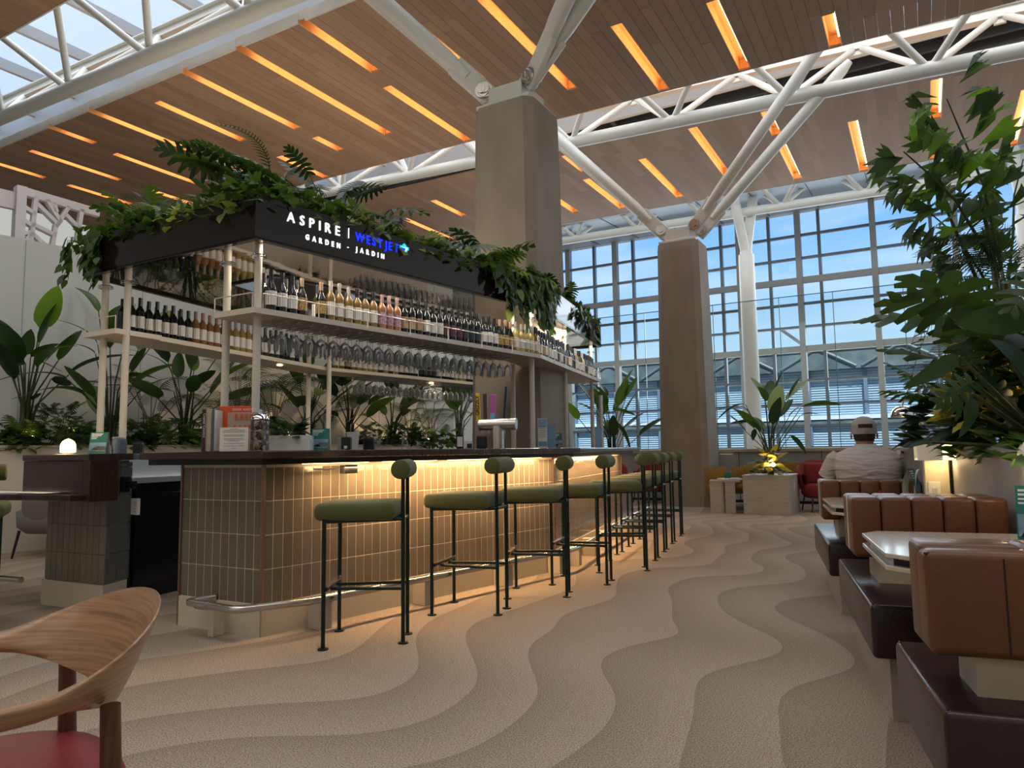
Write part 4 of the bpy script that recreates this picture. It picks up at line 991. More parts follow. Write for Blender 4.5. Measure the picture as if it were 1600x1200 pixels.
MB().box((0, -.035, .07), (.05, .002, .09)).build('label', paper, t); MB().tube([(0, 0, .19), (0, 0, .215), (-.04, -.01, .215)], .006, 8).build('pump', black, t)
t = thing('tissue_pack', 'blue and white pack standing beside the pump bottle', 'pack', tuple(CTP(731, 6.5)+V((0, 0, ZC2))), camd)
MB().box((0, 0, .04), (.075, .05, .08)).build('box', paper, t, bevel=.008); MB().box((.01, -.028, .03), (.045, .004, .04)).build('print', navy_p, t)
terminal(752, 6.4, 'black terminal with white cover under the beer tap', 1.15)
t = thing('glass_figure', 'clear glass carafe stopper standing on the bar', 'carafe', tuple(CTP(632, 5.6)+V((0, 0, ZC2))))
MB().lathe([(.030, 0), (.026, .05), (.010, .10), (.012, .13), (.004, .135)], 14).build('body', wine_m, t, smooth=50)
# beer tap tower
tp = CTP(777, 6.3); tap = thing('beer_tap_tower', 'brushed steel T-shaped beer tap tower with coloured handles', 'beer tap', (tp.x, tp.y, ZC2-.02), camd-.25)
MB().tube([(0, 0, 0), (0, 0, .22)], .055, 24).build('column', steel, tap, smooth=50)
MB().tube([(-.17, 0, .235), (.17, 0, .235)], .052, 28).build('crossbar', steel, tap, smooth=50)
for k, (x, m_, h_, wd) in enumerate(((-.185, yellow_p, .26, .040), (-.125, brown_p, .25, .036), (-.07, pink_p, .235, .05), (.02, navy_p, .31, .022))):
    hnd = MB().box((x, .06, .27+h_/2), (wd, .022, h_)).build('tap_handle', m_, tap, bevel=.006, mtx=M.Rotation((-.04, -.02, .03, .08)[k], 4, 'Y'))
    if m_ is pink_p: MB().box((x, .048, .30), (wd*.8, .002, .07)).build('blue_print', blue_p, hnd)
    sp_ = MB().tube([(x, .05, .235), (x, .12, .225), (x, .135, .15)], .012, 10).build('spout', chrome, tap, smooth=50)
text('lettering', 'GRIZZLY', .045, black, tap, M.Translation((-.178, .047, .32)) @ M.Rotation(PI/2, 4, 'X') @ M.Rotation(PI/2, 4, 'Z'), .001, bold=.001)
# card stands right of the tap
t = thing('card_stand', 'tall slim printed card in a clear stand on the bar', 'card', tuple(CTP(846.5, 7.6)+V((0, 0, ZC2))), camd+.2)
MB().box((0, 0, .16), (.10, .012, .32)).build('card', paper, t); MB().box((0, -.008, .27), (.09, .002, .09)).build('photo_print', sky_p, t); MB().box((0, -.008, .05), (.09, .002, .05)).build('photo_print', MATS['blue glossy card'], t)
for k in range(5): MB().box((0, -.008, .21-.022*k), (.07, .002, .006)).build('text_line', cap_s, t)
t = thing('blue_folder', 'blue glossy folded sign beside the slim printed card', 'sign', tuple(CTP(860, 7.6)+V((0, 0, ZC2))), camd-.3)
MB().prism([(-.05, 0), (.05, 0), (.03, .02), (-.04, .02)], 0, .25).build('panel', bluecard, t)
t = thing('clear_tumbler', 'empty clear glass tumbler by the slim printed card', 'glass', tuple(CTP(833, 7.5)+V((0, 0, ZC2))))
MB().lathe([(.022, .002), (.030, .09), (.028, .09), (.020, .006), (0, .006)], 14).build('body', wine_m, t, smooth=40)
t = thing('blue_folder', 'narrow blue glossy sign at the far end of the bar', 'sign', tuple(CTP(934, 9.0)+V((0, 0, ZC2))), camd+.5)
MB().prism([(-.06, 0), (.04, 0), (.04, .03), (-.03, .03)], 0, .25).build('panel', bluecard, t)
t = thing('mushroom_lamp', 'small glowing opal bell lamp on the raised walnut top', 'lamp', tuple(V((-5.28, 2.80, 1.081))))
MB().lathe([(0, 0), (.032, 0), (.034, .006), (.034, .01)], 20).build('base', cream_steel, t)
MB().lathe([(.048, .010), (.050, .03), (.048, .065), (.038, .088), (.020, .102), (.006, .108), (0, .112)], 24).build('shade', lampglow, t, smooth=60)
lamp('bell_lamp_light', 'POINT', (-5.28, 2.70, 1.16), 3.5, (1, .72, .4), .05)

# ================================================================== BOOTHS
Ad = P(.329, .944).normalized(); Bd = P(.944, -.329).normalized(); BA = math.atan2(Bd.y, Bd.x)
def AB(a, b_, z=0): v = Ad*a+Bd*b_; return V((v.x, v.y, z))
def bench(a0, a1, ab0, ab1, label, b0=.37, b1=.98, plain_near=False):
    """local x = b, local y = a"""
    t = thing('booth_bench', label, 'bench', tuple(AB(a0, b0)), BA, 'cognac leather booth benches')
    D = a1-a0; W_ = b1-b0
    MB().bbox((.065, .07, 0), (W_, D-.07, .25)).build('plinth', grey_oak, t)
    MB().bbox((0, 0, .245), (W_, D, .45)).build('seat', leather_d, t, smooth=60, bevel=.018, seg=3)
    MB().tube([(.012, .015, .447), (.012, D-.015, .447)], .004, 6).build('piping', leather_d, t, smooth=50)
    q0, q1 = ab0-a0, ab1-a0
    MB().bbox((.10, q0+.03, .45), (W_, q1-.03, .60)).build('back_support', beige, t)
    n = 5 if not plain_near else 4; cw_ = W_/n
    if plain_near:
        MB().bbox((0, q0, .545), (W_, q0+.12, .80)).build('back_panel', leather, t, smooth=60, bevel=.022, seg=4)
        MB().bbox((.165, q0-.0012, .56), (.169, q0+.01, .785)).build('stitch_line', leather_d, t)
        MB().tube([(.0, q0+.012, .792), (W_, q0+.012, .792)], .003, 6).build('piping', leather_d, t)
        for k in range(n): MB().bbox((k*cw_+.001, q0+.075, .545), ((k+1)*cw_-.001, q1, .808)).build('back_channel', leather, t, smooth=70, bevel=.018, seg=3)
    else:
        mid = (q0+q1)/2
        for sgn_, (c0, c1) in ((0, (q0, mid+.005)), (1, (mid-.005, q1))):
            for k in range(n):
                me = MB().bbox((k*cw_+.001, c0, .565), ((k+1)*cw_-.001, c1, .83)).mesh('back_channel', leather, smooth=75, bevel=.018, seg=3)
                ob('back_channel', me, t)
        MB().bbox((-.002, mid-.006, .58), (.004, mid+.006, .825)).build('piping', paper, t)
    return t
bench(1.93, 2.58, 2.03, 2.26, 'nearest cognac leather booth bench, plain back towards the viewer', plain_near=True, b1=1.3)
bench(3.11, 4.34, 3.57, 3.92, 'middle cognac leather booth bench between the two tables')
bench(4.97, 6.25, 5.32, 5.66, 'farthest cognac leather booth bench where the man sits')
def btable(a0, a1, b0, b1, label):
    t = thing('booth_table', label, 'table', tuple(AB(a0, b0)), BA); D = a1-a0; W_ = b1-b0; c = .09
    pl = [(c*.9, 0), (W_, 0), (W_, D), (c*.7, D), (0, D-c), (0, c)]
    ins = [(x+(.025 if x < W_-.01 else 0), y+(.02 if y < D/2 else -.02)) for x, y in pl]
    MB().prism(pl, .708, .722).build('tabletop', table_m, t, bevel=.003)
    MB().prism(ins, .684, .708).build('shadow_gap', leather_d, t)
    MB().prism(pl, .668, .684).build('lower_edge', table_m, t, bevel=.003)
    MB().bbox((W_-.35, D/2-.03, 0), (W_-.28, D/2+.03, .67)).build('leg', steel, t); MB().bbox((W_-.5, D/2-.2, 0), (W_-.1, D/2+.2, .012)).build('foot_plate', steel, t)
    return t
btable(2.46, 3.20, .355, .99, 'pale lacquered booth table behind the nearest bench')
btable(4.44, 5.24, .365, .99, 'small corner of pale booth table by the farthest bench')
# planters along the booths
pb = thing('booth_planter', 'long grey planter box beside the booths holding tall plants', 'planter', tuple(AB(1.2, 1.02)), BA)
MB().bbox((0, 0, 0), (.05, 3.46, 1.03)).build('side_panel', plant_conc, pb); MB().bbox((-.008, 0, 1.0), (.95, 3.46, 1.03)).bbox((-.008, 0, 1.03), (.06, 3.46, 1.05)).build('rim', plant_conc, pb)
MB().bbox((.05, .02, 0), (.95, 3.45, .98)).build('soil_bed', soil, pb); MB().bbox((.0, 3.46, 0), (.95, 3.52, 1.02)).build('end_panel', black, pb)
pb2 = thing('booth_planter', 'grey planter box continuing past the lit power panel', 'planter', tuple(AB(4.80, .985)), BA)
MB().bbox((0, 0, 0), (.95, 2.2, 1.02)).build('box', plant_conc, pb2); MB().bbox((-.02, -.02, 1.02), (.97, 2.22, 1.045)).build('rim', plant_conc, pb2)
# power panel with lamp
pp = thing('power_panel', 'cream panel with power outlet lit by its lamp beside middle bench', 'panel', tuple(AB(4.70, .885, .45)), BA)
MB().bbox((0, 0, 0), (.125, .04, .60)).build('panel', mat('cream panel', (.66, .56, .40), .5), pp, bevel=.004)
MB().bbox((.012, -.008, .20), (.075, 0, .40)).build('outlet_plate', paper, pp, bevel=.003)
for z in (.24, .32): MB().bbox((.03, -.012, z), (.058, -.007, z+.045)).build('socket', pot_w, pp, bevel=.002)
MB().tube([(.045, -.01, .26), (.035, -.03, .24), (.02, -.03, .15), (.01, -.02, .05)], .006, 8).build('patterned_strap', mat('patterned strap', (.3, .3, .32), .6, noise=(120, .9)), pp)
def wlamp(a, b_, z, label, w_=.125, h_=.09, rnd_=False):
    t = thing('wall_lamp', label, 'lamp', tuple(AB(a, b_, z)), BA)
    if rnd_:
        b = MB(); rows = []
        for k in range(9):
            an = -PI*.15+PI*1.0*k/8; rows.append([(-.055*cos(an)+.02, y, .055*sin(an)) for y in (-.09, .09)])
        b.grid(rows); o = b.build('shade', opal, t, smooth=60)
    else:
        MB().bbox((-w_, -.05, -h_), (0, -.045, 0)).bbox((-w_, .04, -h_), (0, .045, 0)).bbox((-w_, -.05, -.004), (.0, .045, 0)).build('shade', opal, t)
        MB().bbox((0, -.05, -h_), (.055, -.046, 0)).build('shade_side', lampglow, t)
    MB().tube([(.02, 0, -.03), (.02, .02, -.35)] if rnd_ else [(-.03, 0, -.03), (.03, 0, -.03)], .012, 10).build('arm' if rnd_ else 'bulb', white_steel if rnd_ else warmglow, t)
    return t
wlamp(4.62, .955, 1.065, 'squared opal wall lamp above the lit power panel')
lamp('wall_lamp_light', 'POINT', tuple(AB(4.60, .96, .99)), 1.1, (1, .72, .36), .03)
wlamp(3.35, 1.02, 1.02, 'rounded opal lamp at the right edge in front of the planter', rnd_=True)
lamp('wall_lamp_light', 'POINT', tuple(AB(3.4, .96, .95)), .5, (1, .75, .42), .03)
def disp_at(a, b_, label, rz):
    t = display(0, 1, .723, .195, .095, label, rz, curved=True); t.location = AB(a, b_, .723); return t
disp_at(4.98, .86, 'curved teal display card on the far booth table', BA+1.05)
disp_at(2.88, .86, 'curved teal display card at right on the near booth table', BA-.35)
t = thing('arched_card_holder', 'white arched card holder behind the curved teal card', 'card holder', tuple(AB(4.95, .90, .723)), BA)
b = MB(); rows = []
for k in range(11):
    a = PI*k/10; rows.append([(.028*cos(a)*1.0, y, .19*sin(a)**.8 if k not in (0, 10) else 0) for y in (-.03, .03)])
b.grid(rows); b.build('arch', paper, t, smooth=70)
t = thing('flower_bowl', 'tiny red flower in a white dish on the far booth table', 'flower', tuple(AB(5.02, .70, .723)))
MB().lathe([(0, 0), (.03, 0), (.035, .02), (0, .018)], 12).build('dish', paper, t)
for k in range(7):
    a = k*.9; MB().poly([(0, 0, .02), (.02*cos(a), .02*sin(a), .05), (.03*cos(a+.3), .03*sin(a+.3), .06), (.02*cos(a+.6), .02*sin(a+.6), .045)]).build('petal', redfab, t)

# ================================================================== SEATED MAN
man = thing('person', 'seated man seen from behind in pale tee and backwards grey cap', 'person', tuple(AB(5.90, .74, 0)), BA)
def skinned(name, verts, edges, radii, m, parent, lvl=2):
    me = bpy.data.meshes.new(name); me.from_pydata([tuple(v) for v in verts], edges, []); o = bpy.data.objects.new(name, me); COL.objects.link(o)
    me.materials.append(m); md = o.modifiers.new('skin', 'SKIN'); md.use_smooth_shade = True
    for i, r in enumerate(radii):
        sv = me.skin_vertices[0].data[i]; sv.radius = (r, r) if not isinstance(r, tuple) else r
    me.skin_vertices[0].data[0].use_root = True
    ss = o.modifiers.new('sub', 'SUBSURF'); ss.levels = lvl; ss.render_levels = lvl; o.parent = parent; return o
def loft(rings, m, name, parent, n=28, smooth=80):
    """rings: (cx, cy, z, rx, ry, power)"""
    rows = []
    for (cx, cy, z, rx, ry, pw) in rings:
        r_ = []
        for k in range(n):
            a = 2*PI*k/n; c, s_ = cos(a), sin(a)
            r_.append((cx+rx*math.copysign(abs(c)**(2/pw), c), cy+ry*math.copysign(abs(s_)**(2/pw), s_), z))
        rows.append(r_)
    b = MB(); vr = b.grid(rows, close=True); b._f(vr[0][::-1]); b._f(vr[-1]); return b.build(name, m, parent, smooth=smooth)
# body: one continuous skin figure, local +y = the way he faces
bv = [(0, 0, .53), (0, 0, .66), (0, .01, .80), (0, .03, .95), (0, .05, 1.02), (0, .075, 1.075),
      (-.19, .04, .985), (-.265, .09, .79), (-.20, .30, .76), (-.15, .38, .765),
      (.19, .04, .985), (.265, .09, .79), (.20, .30, .76), (.15, .38, .765),
      (-.11, .05, .51), (-.14, .46, .53), (-.14, .48, .12), (-.14, .58, .05), (.11, .05, .51), (.14, .46, .53), (.14, .48, .12), (.14, .58, .05)]
be = [(0, 1), (1, 2), (2, 3), (3, 4), (4, 5), (3, 6), (6, 7), (7, 8), (8, 9), (3, 10), (10, 11), (11, 12), (12, 13), (0, 14), (14, 15), (15, 16), (16, 17), (0, 18), (18, 19), (19, 20), (20, 21)]
br_ = [.12, .12, .12, .09, .06, .055, .045, .045, .038, .03, .045, .045, .038, .03, .09, .075, .05, .04, .09, .075, .05, .04]
skinned('body', bv, be, br_, skin, man)
loft([(0, .0, .46, .19, .13, 2.4), (0, .0, .54, .195, .135, 2.4), (0, -.01, .64, .190, .128, 2.4), (0, -.01, .74, .200, .130, 2.4), (0, .0, .84, .222, .132, 2.5), (0, .012, .92, .236, .128, 2.6), (0, .022, .975, .232, .112, 2.6), (0, .034, 1.012, .200, .095, 2.5), (0, .045, 1.040, .140, .080, 2.3), (0, .055, 1.062, .085, .070, 2), (0, .060, 1.075, .070, .064, 2)], shirt, 'tee_shirt', man)
for s_ in (-1, 1):
    ax = V((s_*.085, .05, -.185)).normalized(); b = MB()
    b.tube([(s_*.185, .030, .985), (s_*.215, .040, .955), (s_*.240, .058, .905), (s_*.262, .078, .855), (s_*.270, .086, .835)], [.060, .068, .068, .066, .068], 18); b.build('sleeve', shirt, man, smooth=70)
    # hand: palm and five fingers
    hx, hy, hz = s_*.14, .40, .765; vs = [(hx, hy-.03, hz), (hx, hy+.02, hz), (hx, hy+.06, hz)]; es = [(0, 1), (1, 2)]; rs = [.026, .032, .028]
    for f in range(4):
        x = hx+(-.028+.019*f); L_ = (.06, .07, .066, .052)[f] if s_ > 0 else (.052, .066, .07, .06)[f]; i0 = len(vs)
        vs += [(x, hy+.075, hz), (x*.98, hy+.075+L_*.55, hz-.006), (x*.97, hy+.075+L_, hz-.022)]; es += [(2, i0), (i0, i0+1), (i0+1, i0+2)]; rs += [.009, .0085, .007]
    i0 = len(vs); vs += [(hx-s_*.035, hy+.03, hz), (hx-s_*.055, hy+.06, hz-.006)]; es += [(1, i0), (i0, i0+1)]; rs += [.011, .009]
    skinned('hand', vs, es, rs, skin, man)
    MB().tube([(s_*.1, .0, .53), (s_*.13, .25, .55), (s_*.145, .47, .54), (s_*.145, .50, .40), (s_*.14, .50, .10)], [.10, .095, .075, .065, .06], 16).build('trouser_leg', jeans, man, smooth=70)
    MB().box((s_*.14, .55, .045), (.09, .26, .09)).build('shoe', black, man, bevel=.03, seg=3)
HCn = V((0, .095, 1.165))
def hz_(z): return z
loft([(0, .075, 1.045, .045, .05, 2), (0, .085, 1.075, .058, .062, 2), (0, .10, 1.105, .068, .085, 2.1), (0, .10, 1.14, .074, .095, 2.1), (0, .098, 1.175, .077, .098, 2.1), (0, .095, 1.21, .074, .095, 2), (0, .092, 1.24, .060, .078, 2), (0, .09, 1.262, .03, .04, 2)], skin, 'head', man)
for s_ in (-1, 1):
    b = MB(); b.lathe([(0, 0), (.014, .001), (.019, .006), (.014, .012), (0, .010)], 12); b.build('ear', skin, man, smooth=60, mtx=M.Translation((s_*.083, .095, 1.140)) @ M.Rotation(s_*PI/2, 4, 'Y') @ M.Scale(1.5, 4, (1, 0, 0)))
    MB().lathe([(0, -.011), (.008, -.008), (.011, 0), (.008, .008), (0, .011)], 10).build('eye', paper, man, smooth=60, mtx=M.Translation((s_*.03, .186, 1.155)))
MB().tube([(0, .190, 1.16), (0, .207, 1.135), (0, .195, 1.128)], [.008, .013, .008], 8).build('nose', skin, man, smooth=60)
MB().box((0, .188, 1.100), (.045, .012, .008)).build('mouth', redfab, man, bevel=.003)
loft([(0, .078, 1.098, .060, .066, 2.2), (0, .085, 1.115, .072, .088, 2.2), (0, .087, 1.15, .0775, .0925, 2.2), (0, .087, 1.185, .079, .094, 2.2), (0, .087, 1.20, .079, .096, 2.2), (0, .089, 1.225, .077, .096, 2.1), (0, .09, 1.25, .062, .080, 2), (0, .09, 1.268, .03, .04, 2)], hair, 'hair', man)
# cap worn backwards: crown with strap opening at the back
b = MB(); rows = []
for (z, rx, ry, cy) in ((1.168, .088, .110, .095), (1.195, .089, .111, .095), (1.225, .086, .106, .095), (1.256, .072, .088, .095), (1.278, .042, .052, .095), (1.286, .008, .010, .095)):
    rows.append([(rx*cos(2*PI*k/32), cy+ry*sin(2*PI*k/32), z) for k in range(32)])
vr = b.grid(rows, close=True)
kill = [f for f in b.b.faces if all(v.co.y < .092-.075 and 1.19 < v.co.z < 1.252 and abs(v.co.x) < .05 for v in f.verts)]
bmesh.ops.delete(b.b, geom=kill, context='FACES'); b.build('cap_crown', cap_m, man, smooth=80)
MB().grid([[(.0895*cos(a), .095+.1115*sin(a), z) for a in [PI+PI*k/16 for k in range(17)]] for z in (1.150, 1.175)]); b = MB(); b.grid([[(.0895*cos(a), .095+.1115*sin(a), z) for a in [PI*1.0+PI*k/16 for k in range(17)]] for z in (1.150, 1.178)]); b.build('cap_strap', cap_m, man, smooth=80)
b = MB(); b.grid([[(x, .18+q*(.075-.9*x*x*6), 1.178-q*.012-x*x*1.0) for x in [-.07+.14*k/10 for k in range(11)]] for q in (0, .5, 1)]); b.build('cap_peak', cap_m, man, smooth=80)
MB().box((0, -.018, 1.165), (.02, .006, .014)).build('cap_buckle', cap_s, man)

# ================================================================== FOREGROUND CHAIR
fv = P(-.75, -.66).normalized(); chc = P(-1.03, 1.33); ca = math.atan2(-fv.y, -fv.x)  # local +x = backwards
ch = thing('wooden_armchair', 'walnut armchair with curved back rail and red seat in the foreground', 'chair', tuple(chc), ca)
b = MB(); n = 40; pl = []
for k in range(n):
    a = 2*PI*k/n; c, s_ = cos(a), sin(a); pl.append((.285*math.copysign(abs(c)**.75, c), .280*math.copysign(abs(s_)**.75, s_)))
MB().prism(pl, .425, .462).build('seat', seat_red, ch, smooth=60, bevel=.012, seg=3)
# rail: swept blade
def rail():
    b = MB(); rows = []; K = 64
    for i in range(K+1):
        t = -1+2*i/K; at = abs(t); sg = 1 if t >= 0 else -1
        if at < .62:
            a = at/.62*PI/2; x = .02+.285*cos(a)**.9 if a < PI/2-1e-6 else .02; y = sg*.295*sin(a)
        else:
            f = (at-.62)/.38; x = .02-.30*f; y = sg*(.295-.01*f)
        back = max(0, 1-(at/.52)**2) if at < .52 else 0
        h_ = .017+.066*back**1.35; th = .012+.014*(1-back); zc = .655+.022*back
        lean = .35*back+ .9*(1-back)
        # frame
        nrm = V((x-.02, y*.9, 0)); nrm = nrm.normalized() if nrm.length > 1e-4 else V((0, sg, 0))
        if at > .62: nrm = V((0, sg, 0))
        up = (V((0, 0, 1))*cos(lean)+nrm*sin(lean)*(1 if back > 0 else 1)).normalized(); side = (nrm*cos(lean)-V((0, 0, 1))*sin(lean)).normalized()
        hh = h_ if back > .02 else .024; hh = h_*1.25+.004
        ring = []
        for k in range(14):
            a = 2*PI*k/14; ring.append(V((x, y, zc))+up*hh*sin(a)+side*th*.5*cos(a)*(1.0 if back > .2 else 1.2))
        rows.append(ring)
    vr = b.grid(rows, close=True); b._f(vr[0][::-1]); b._f(vr[-1]); return b
rail().build('back_rail', walnut, ch, smooth=70)
for y in (-.21, .21): MB().tube([(.27, y*1.15, 0), (.23, y*.97, .40), (.222, y*.96, .615)], [.013, .019, .017], 16).build('leg', walnut_d, ch, smooth=60)
for y in (-.22, .22): MB().tube([(-.25, y*1.12, 0), (-.22, y, .40), (-.19, y*1.25, .62)], [.013, .019, .017], 16).build('leg', walnut_d, ch, smooth=60)
MB().bbox((-.2, -.2, .39), (.2, .2, .425)).build('seat_frame', walnut_d, ch, bevel=.01)

# ================================================================== LOUNGE FURNITURE FAR AWAY
def shell_chair(name, label, loc, rz, m, s=1.0, group=None):
    t = thing(name, label, 'armchair', loc, rz, group); t.scale = (s, s, s)
    loft([(0, 0, .22, .26, .25, 2.6), (0, 0, .28, .33, .31, 2.6), (0, 0, .42, .34, .32, 2.6), (0, 0, .45, .28, .27, 2.6)], m, 'seat', t)
    b = MB(); rows = []
    for i in range(15):
        a = -PI*.62+PI*1.24*i/14; hgt = .62+.22*max(0, cos(a))**.8; fl = .40
        rows.append([(fl*sin(a)*k_, -fl*cos(a)*k_*.95+off_, z) for k_, off_, z in ((.78, 0, .30), (.95, 0, .45), (1.0, -.02, hgt-.03), (.93, 0, hgt), (.80, 0, hgt-.05), (.74, 0, .42))])
    b.grid(rows); b.build('shell_back', m, t, smooth=70)
    b = MB(); b.box((0, -.22, .62), (.44, .12, .34), 0); b.build('back_cushion', m, t, smooth=80, bevel=.05, seg=4)
    for x in (-.24, .24):
        for y in (-.22, .22): MB().tube([(x*1.15, y*1.15, 0), (x, y, .25)], [.010, .014], 8).build('leg', black, t)
    return t
def wing_chair(label, loc, rz, m, s=1.0):
    t = thing('wing_armchair', label, 'armchair', loc, rz); t.scale = (s, s, s)
    for sg in (-1, 1):
        b = MB(); rows = []
        for i in range(9):
            f = i/8; rows.append([(sg*(.05+.36*f), -.30+.42*f**1.5+dy, z) for dy, z in ((.04, .34-.06*f), (-.03-.04*sin(PI*f), .50), (.0, .76-.10*f+.05*f**3), (.07, .70-.10*f), (.09, .42))])
        b.grid(rows, close=True); b.build('back_wing', m, t, smooth=70)
    loft([(0, .02, .28, .30, .28, 3), (0, .02, .34, .36, .34, 3), (0, .02, .42, .36, .34, 3), (0, .02, .46, .30, .28, 3)], m, 'seat', t)
    for x in (-.26, .26):
        for y in (-.22, .25): MB().tube([(x*1.1, y*1.1, 0), (x, y, .30)], [.010, .014], 8).build('leg', black, t)
    return t
wing_chair('mustard wing armchair left of the small slab table', (-3.02, 12.72, 0), R(15), mustard)
wing_chair('mustard wing armchair close beside the light planter box', (-2.72, 12.95, 0), R(-20), mustard)
wing_chair('mustard wing armchair farther back behind the planter box', (-2.45, 13.7, 0), R(190), mustard, 1.1)
shell_chair('lounge_armchair', 'red shell armchair right of the light planter box', (-1.52, 12.85, 0), R(205), redfab)
shell_chair('lounge_armchair', 'red shell armchair behind the first red one by the low wall', (-1.15, 13.75, 0), R(170), redfab)
shell_chair('lounge_armchair', 'red armchair glimpsed between the far bar stools', (-4.8, 13.8, 0), R(160), redfab)
shell_chair('lounge_armchair', 'red armchair behind the far end of the bar', (-5.35, 12.9, 0), R(200), redfab)
shell_chair('lounge_armchair', 'red armchair just showing right of the seated man', (-.05, 12.2, 0), R(150), redfab)
t = thing('slab_table', 'small pale slab-legged side table between mustard chairs and planter', 'table', (-2.98, 12.10, 0), YAW*.4)
MB().bbox((-.20, -.2, .50), (.28, .2, .53)).build('tabletop', stone_wood, t); MB().bbox((-.2, -.18, 0), (.0, -.14, .50)).bbox((.04, -.18, 0), (.2, -.14, .5)).build('slab_leg', stone_wood, t); MB().bbox((-.02, -.15, 0), (.02, .18, .50)).build('slab_leg', stone_wood, t)
t = thing('magazine_stack', 'stack of magazines with a small teal card on the slab table', 'magazines', (-2.9, 12.05, .531), YAW)
MB().bbox((-.12, -.12, 0), (.22, .12, .03)).build('magazine', paper, t); MB().box((.02, 0, .075), (.10, .02, .09)).build('card', teal, t)
pbx = thing('planter_box', 'square pale wood-grain planter box standing before the low wall', 'planter', (-2.24, 12.3, 0), 0)
MB().bbox((-.36, -.44, 0), (.36, .44, .60)).build('box', stone_wood, pbx); MB().bbox((-.37, -.45, .60), (.37, .45, .62)).build('rim', beige, pbx)
MB().bbox((-.34, -.42, .60), (.34, .42, .615)).build('soil', soil, pbx)
MB().bbox((.362, -.1, .38), (.366, -.02, .50)).build('outlet', paper, pbx)
al = thing('arc_lamp', 'chrome dome arc floor lamp hanging behind the seated man', 'lamp', (-.29, 12.54, 1.56))
b = MB(); b.lathe([(.17, -.06), (.172, -.04), (.165, .01), (.145, .05), (.11, .085), (.06, .108), (.0, .114)], 28); b.build('dome_shade', chrome, al, smooth=70)
MB().lathe([(0, -.02), (.03, -.025), (.04, -.05), (0, -.062)], 14).build('bulb', lampglow, al)
MB().lathe([(0, -.055), (.165, -.055)], 24).build('diffuser', opal, al)
MB().tube([(0, 0, .11), (.06, -.02, .30), (.25, -.05, .58), (.6, -.1, .85), (1.0, -.1, .80), (1.35, -.1, .3), (1.5, -.1, -.8), (1.5, -.1, -1.5)], .012, 8).build('arc_arm', chrome, al, smooth=60)
MB().box((1.5, -.1, -1.53), (.5, .3, .06)).build('base', marble, al)
MB().tube([(-.05, 12.66, 0), (-.05, 12.66, 1.98)], .03, 12).build('steel_post', steel, None, smooth=50, label='slim brushed steel post behind the dome lamp', cat='post')
MB().tube([(-4.75, 11.2, 0), (-4.75, 11.2, 1.98)], .035, 12).build('steel_post', steel, None, smooth=50, label='grey steel post behind the far end of the bar', cat='post')
# left edge: grey armchair and tulip table
shell_chair('lounge_armchair', 'grey wool armchair with black legs left of the tiled bar end', (-8.3, 4.35, 0), R(120), greyfab, 1.15)
t = thing('tulip_table', 'white tulip-base table behind the grey armchair', 'table', (-8.45, 5.0, 0))
MB().lathe([(0, 0), (.26, 0), (.27, .012), (.12, .05), (.04, .16), (.03, .40), (.05, .66), (0, .67)], 28).build('pedestal', paper, t, smooth=50); MB().lathe([(0, .67), (.42, .67), (.43, .685), (0, .69)], 32).build('tabletop', paper, t)

def convert_text():
    bpy.context.view_layer.update(); dg = bpy.context.evaluated_depsgraph_get()
    for o in [o for o in bpy.data.objects if o.type == 'FONT']:
        me = bpy.data.meshes.new_from_object(o.evaluated_get(dg), depsgraph=dg)
        n_ = bpy.data.objects.new('tmp', me); COL.objects.link(n_); n_.parent = o.parent; n_.matrix_local = o.matrix_local.copy()
        nm = o.name.split('.')[0]; bpy.data.objects.remove(o); n_.name = nm
        if not me.materials: me.materials.append(paper)
convert_text()

# ================================================================== PLANTS
def paddle(L_=.5, W_=.15, droop=.12, fold=.25, n=9, tear=0):
    b = MB(); rows = []
    for i in range(n+1):
        t = i/n; w_ = W_/2*max(.0, sin(PI*min(1, t**.75)))**.62 if 0 < t < 1 else .004
        z = -droop*L_*t*t*1.4; r_ = []
        for s_ in (-1, -.55, 0, .55, 1):
            r_.append((s_*w_, L_*t+(.0 if s_ else .012*L_), z+abs(s_)*w_*fold+(.012*L_*sin(t*19+s_*2) if abs(s_) == 1 and tear else 0)))
        rows.append(r_)
    b.grid(rows); return b.mesh('leaf', lf_mid, smooth=80)
def lobed(L_=.4, lobes=6, wide=.85, gap=.35, droop=.25):
    """split leaf: midrib plus separate fingers on both sides"""
    b = MB(); mid = [V((0, L_*t, -droop*L_*t*t)) for t in [k/lobes for k in range(lobes+1)]]
    for s_ in (-1, 1):
        for k in range(lobes):
            t = (k+.5)/lobes; R_ = L_*wide*.5*sin(PI*(.18+.75*t))**.7; ang = R(-38+95*t)
            a, c = mid[k], mid[k+1]; d = V((s_*cos(ang), sin(ang), 0)); q = d.cross(V((0, 0, 1)))
            hw = L_/lobes*.5*(1-gap*.3)
            p1 = (a+c)/2+d*R_*.55; p2 = (a+c)/2+d*R_; p1.z -= R_*.05; p2.z -= R_*.28
            up = V((0, 1, 0)) if True else q
            e1 = V((-d.y*s_, d.x*s_, 0))*hw
            b.grid([[a, p1-e1*.98, p2-e1*.45], [c, p1+e1*.98, p2+e1*.45]])
    return b.mesh('leaf', lf_dark, smooth=60)
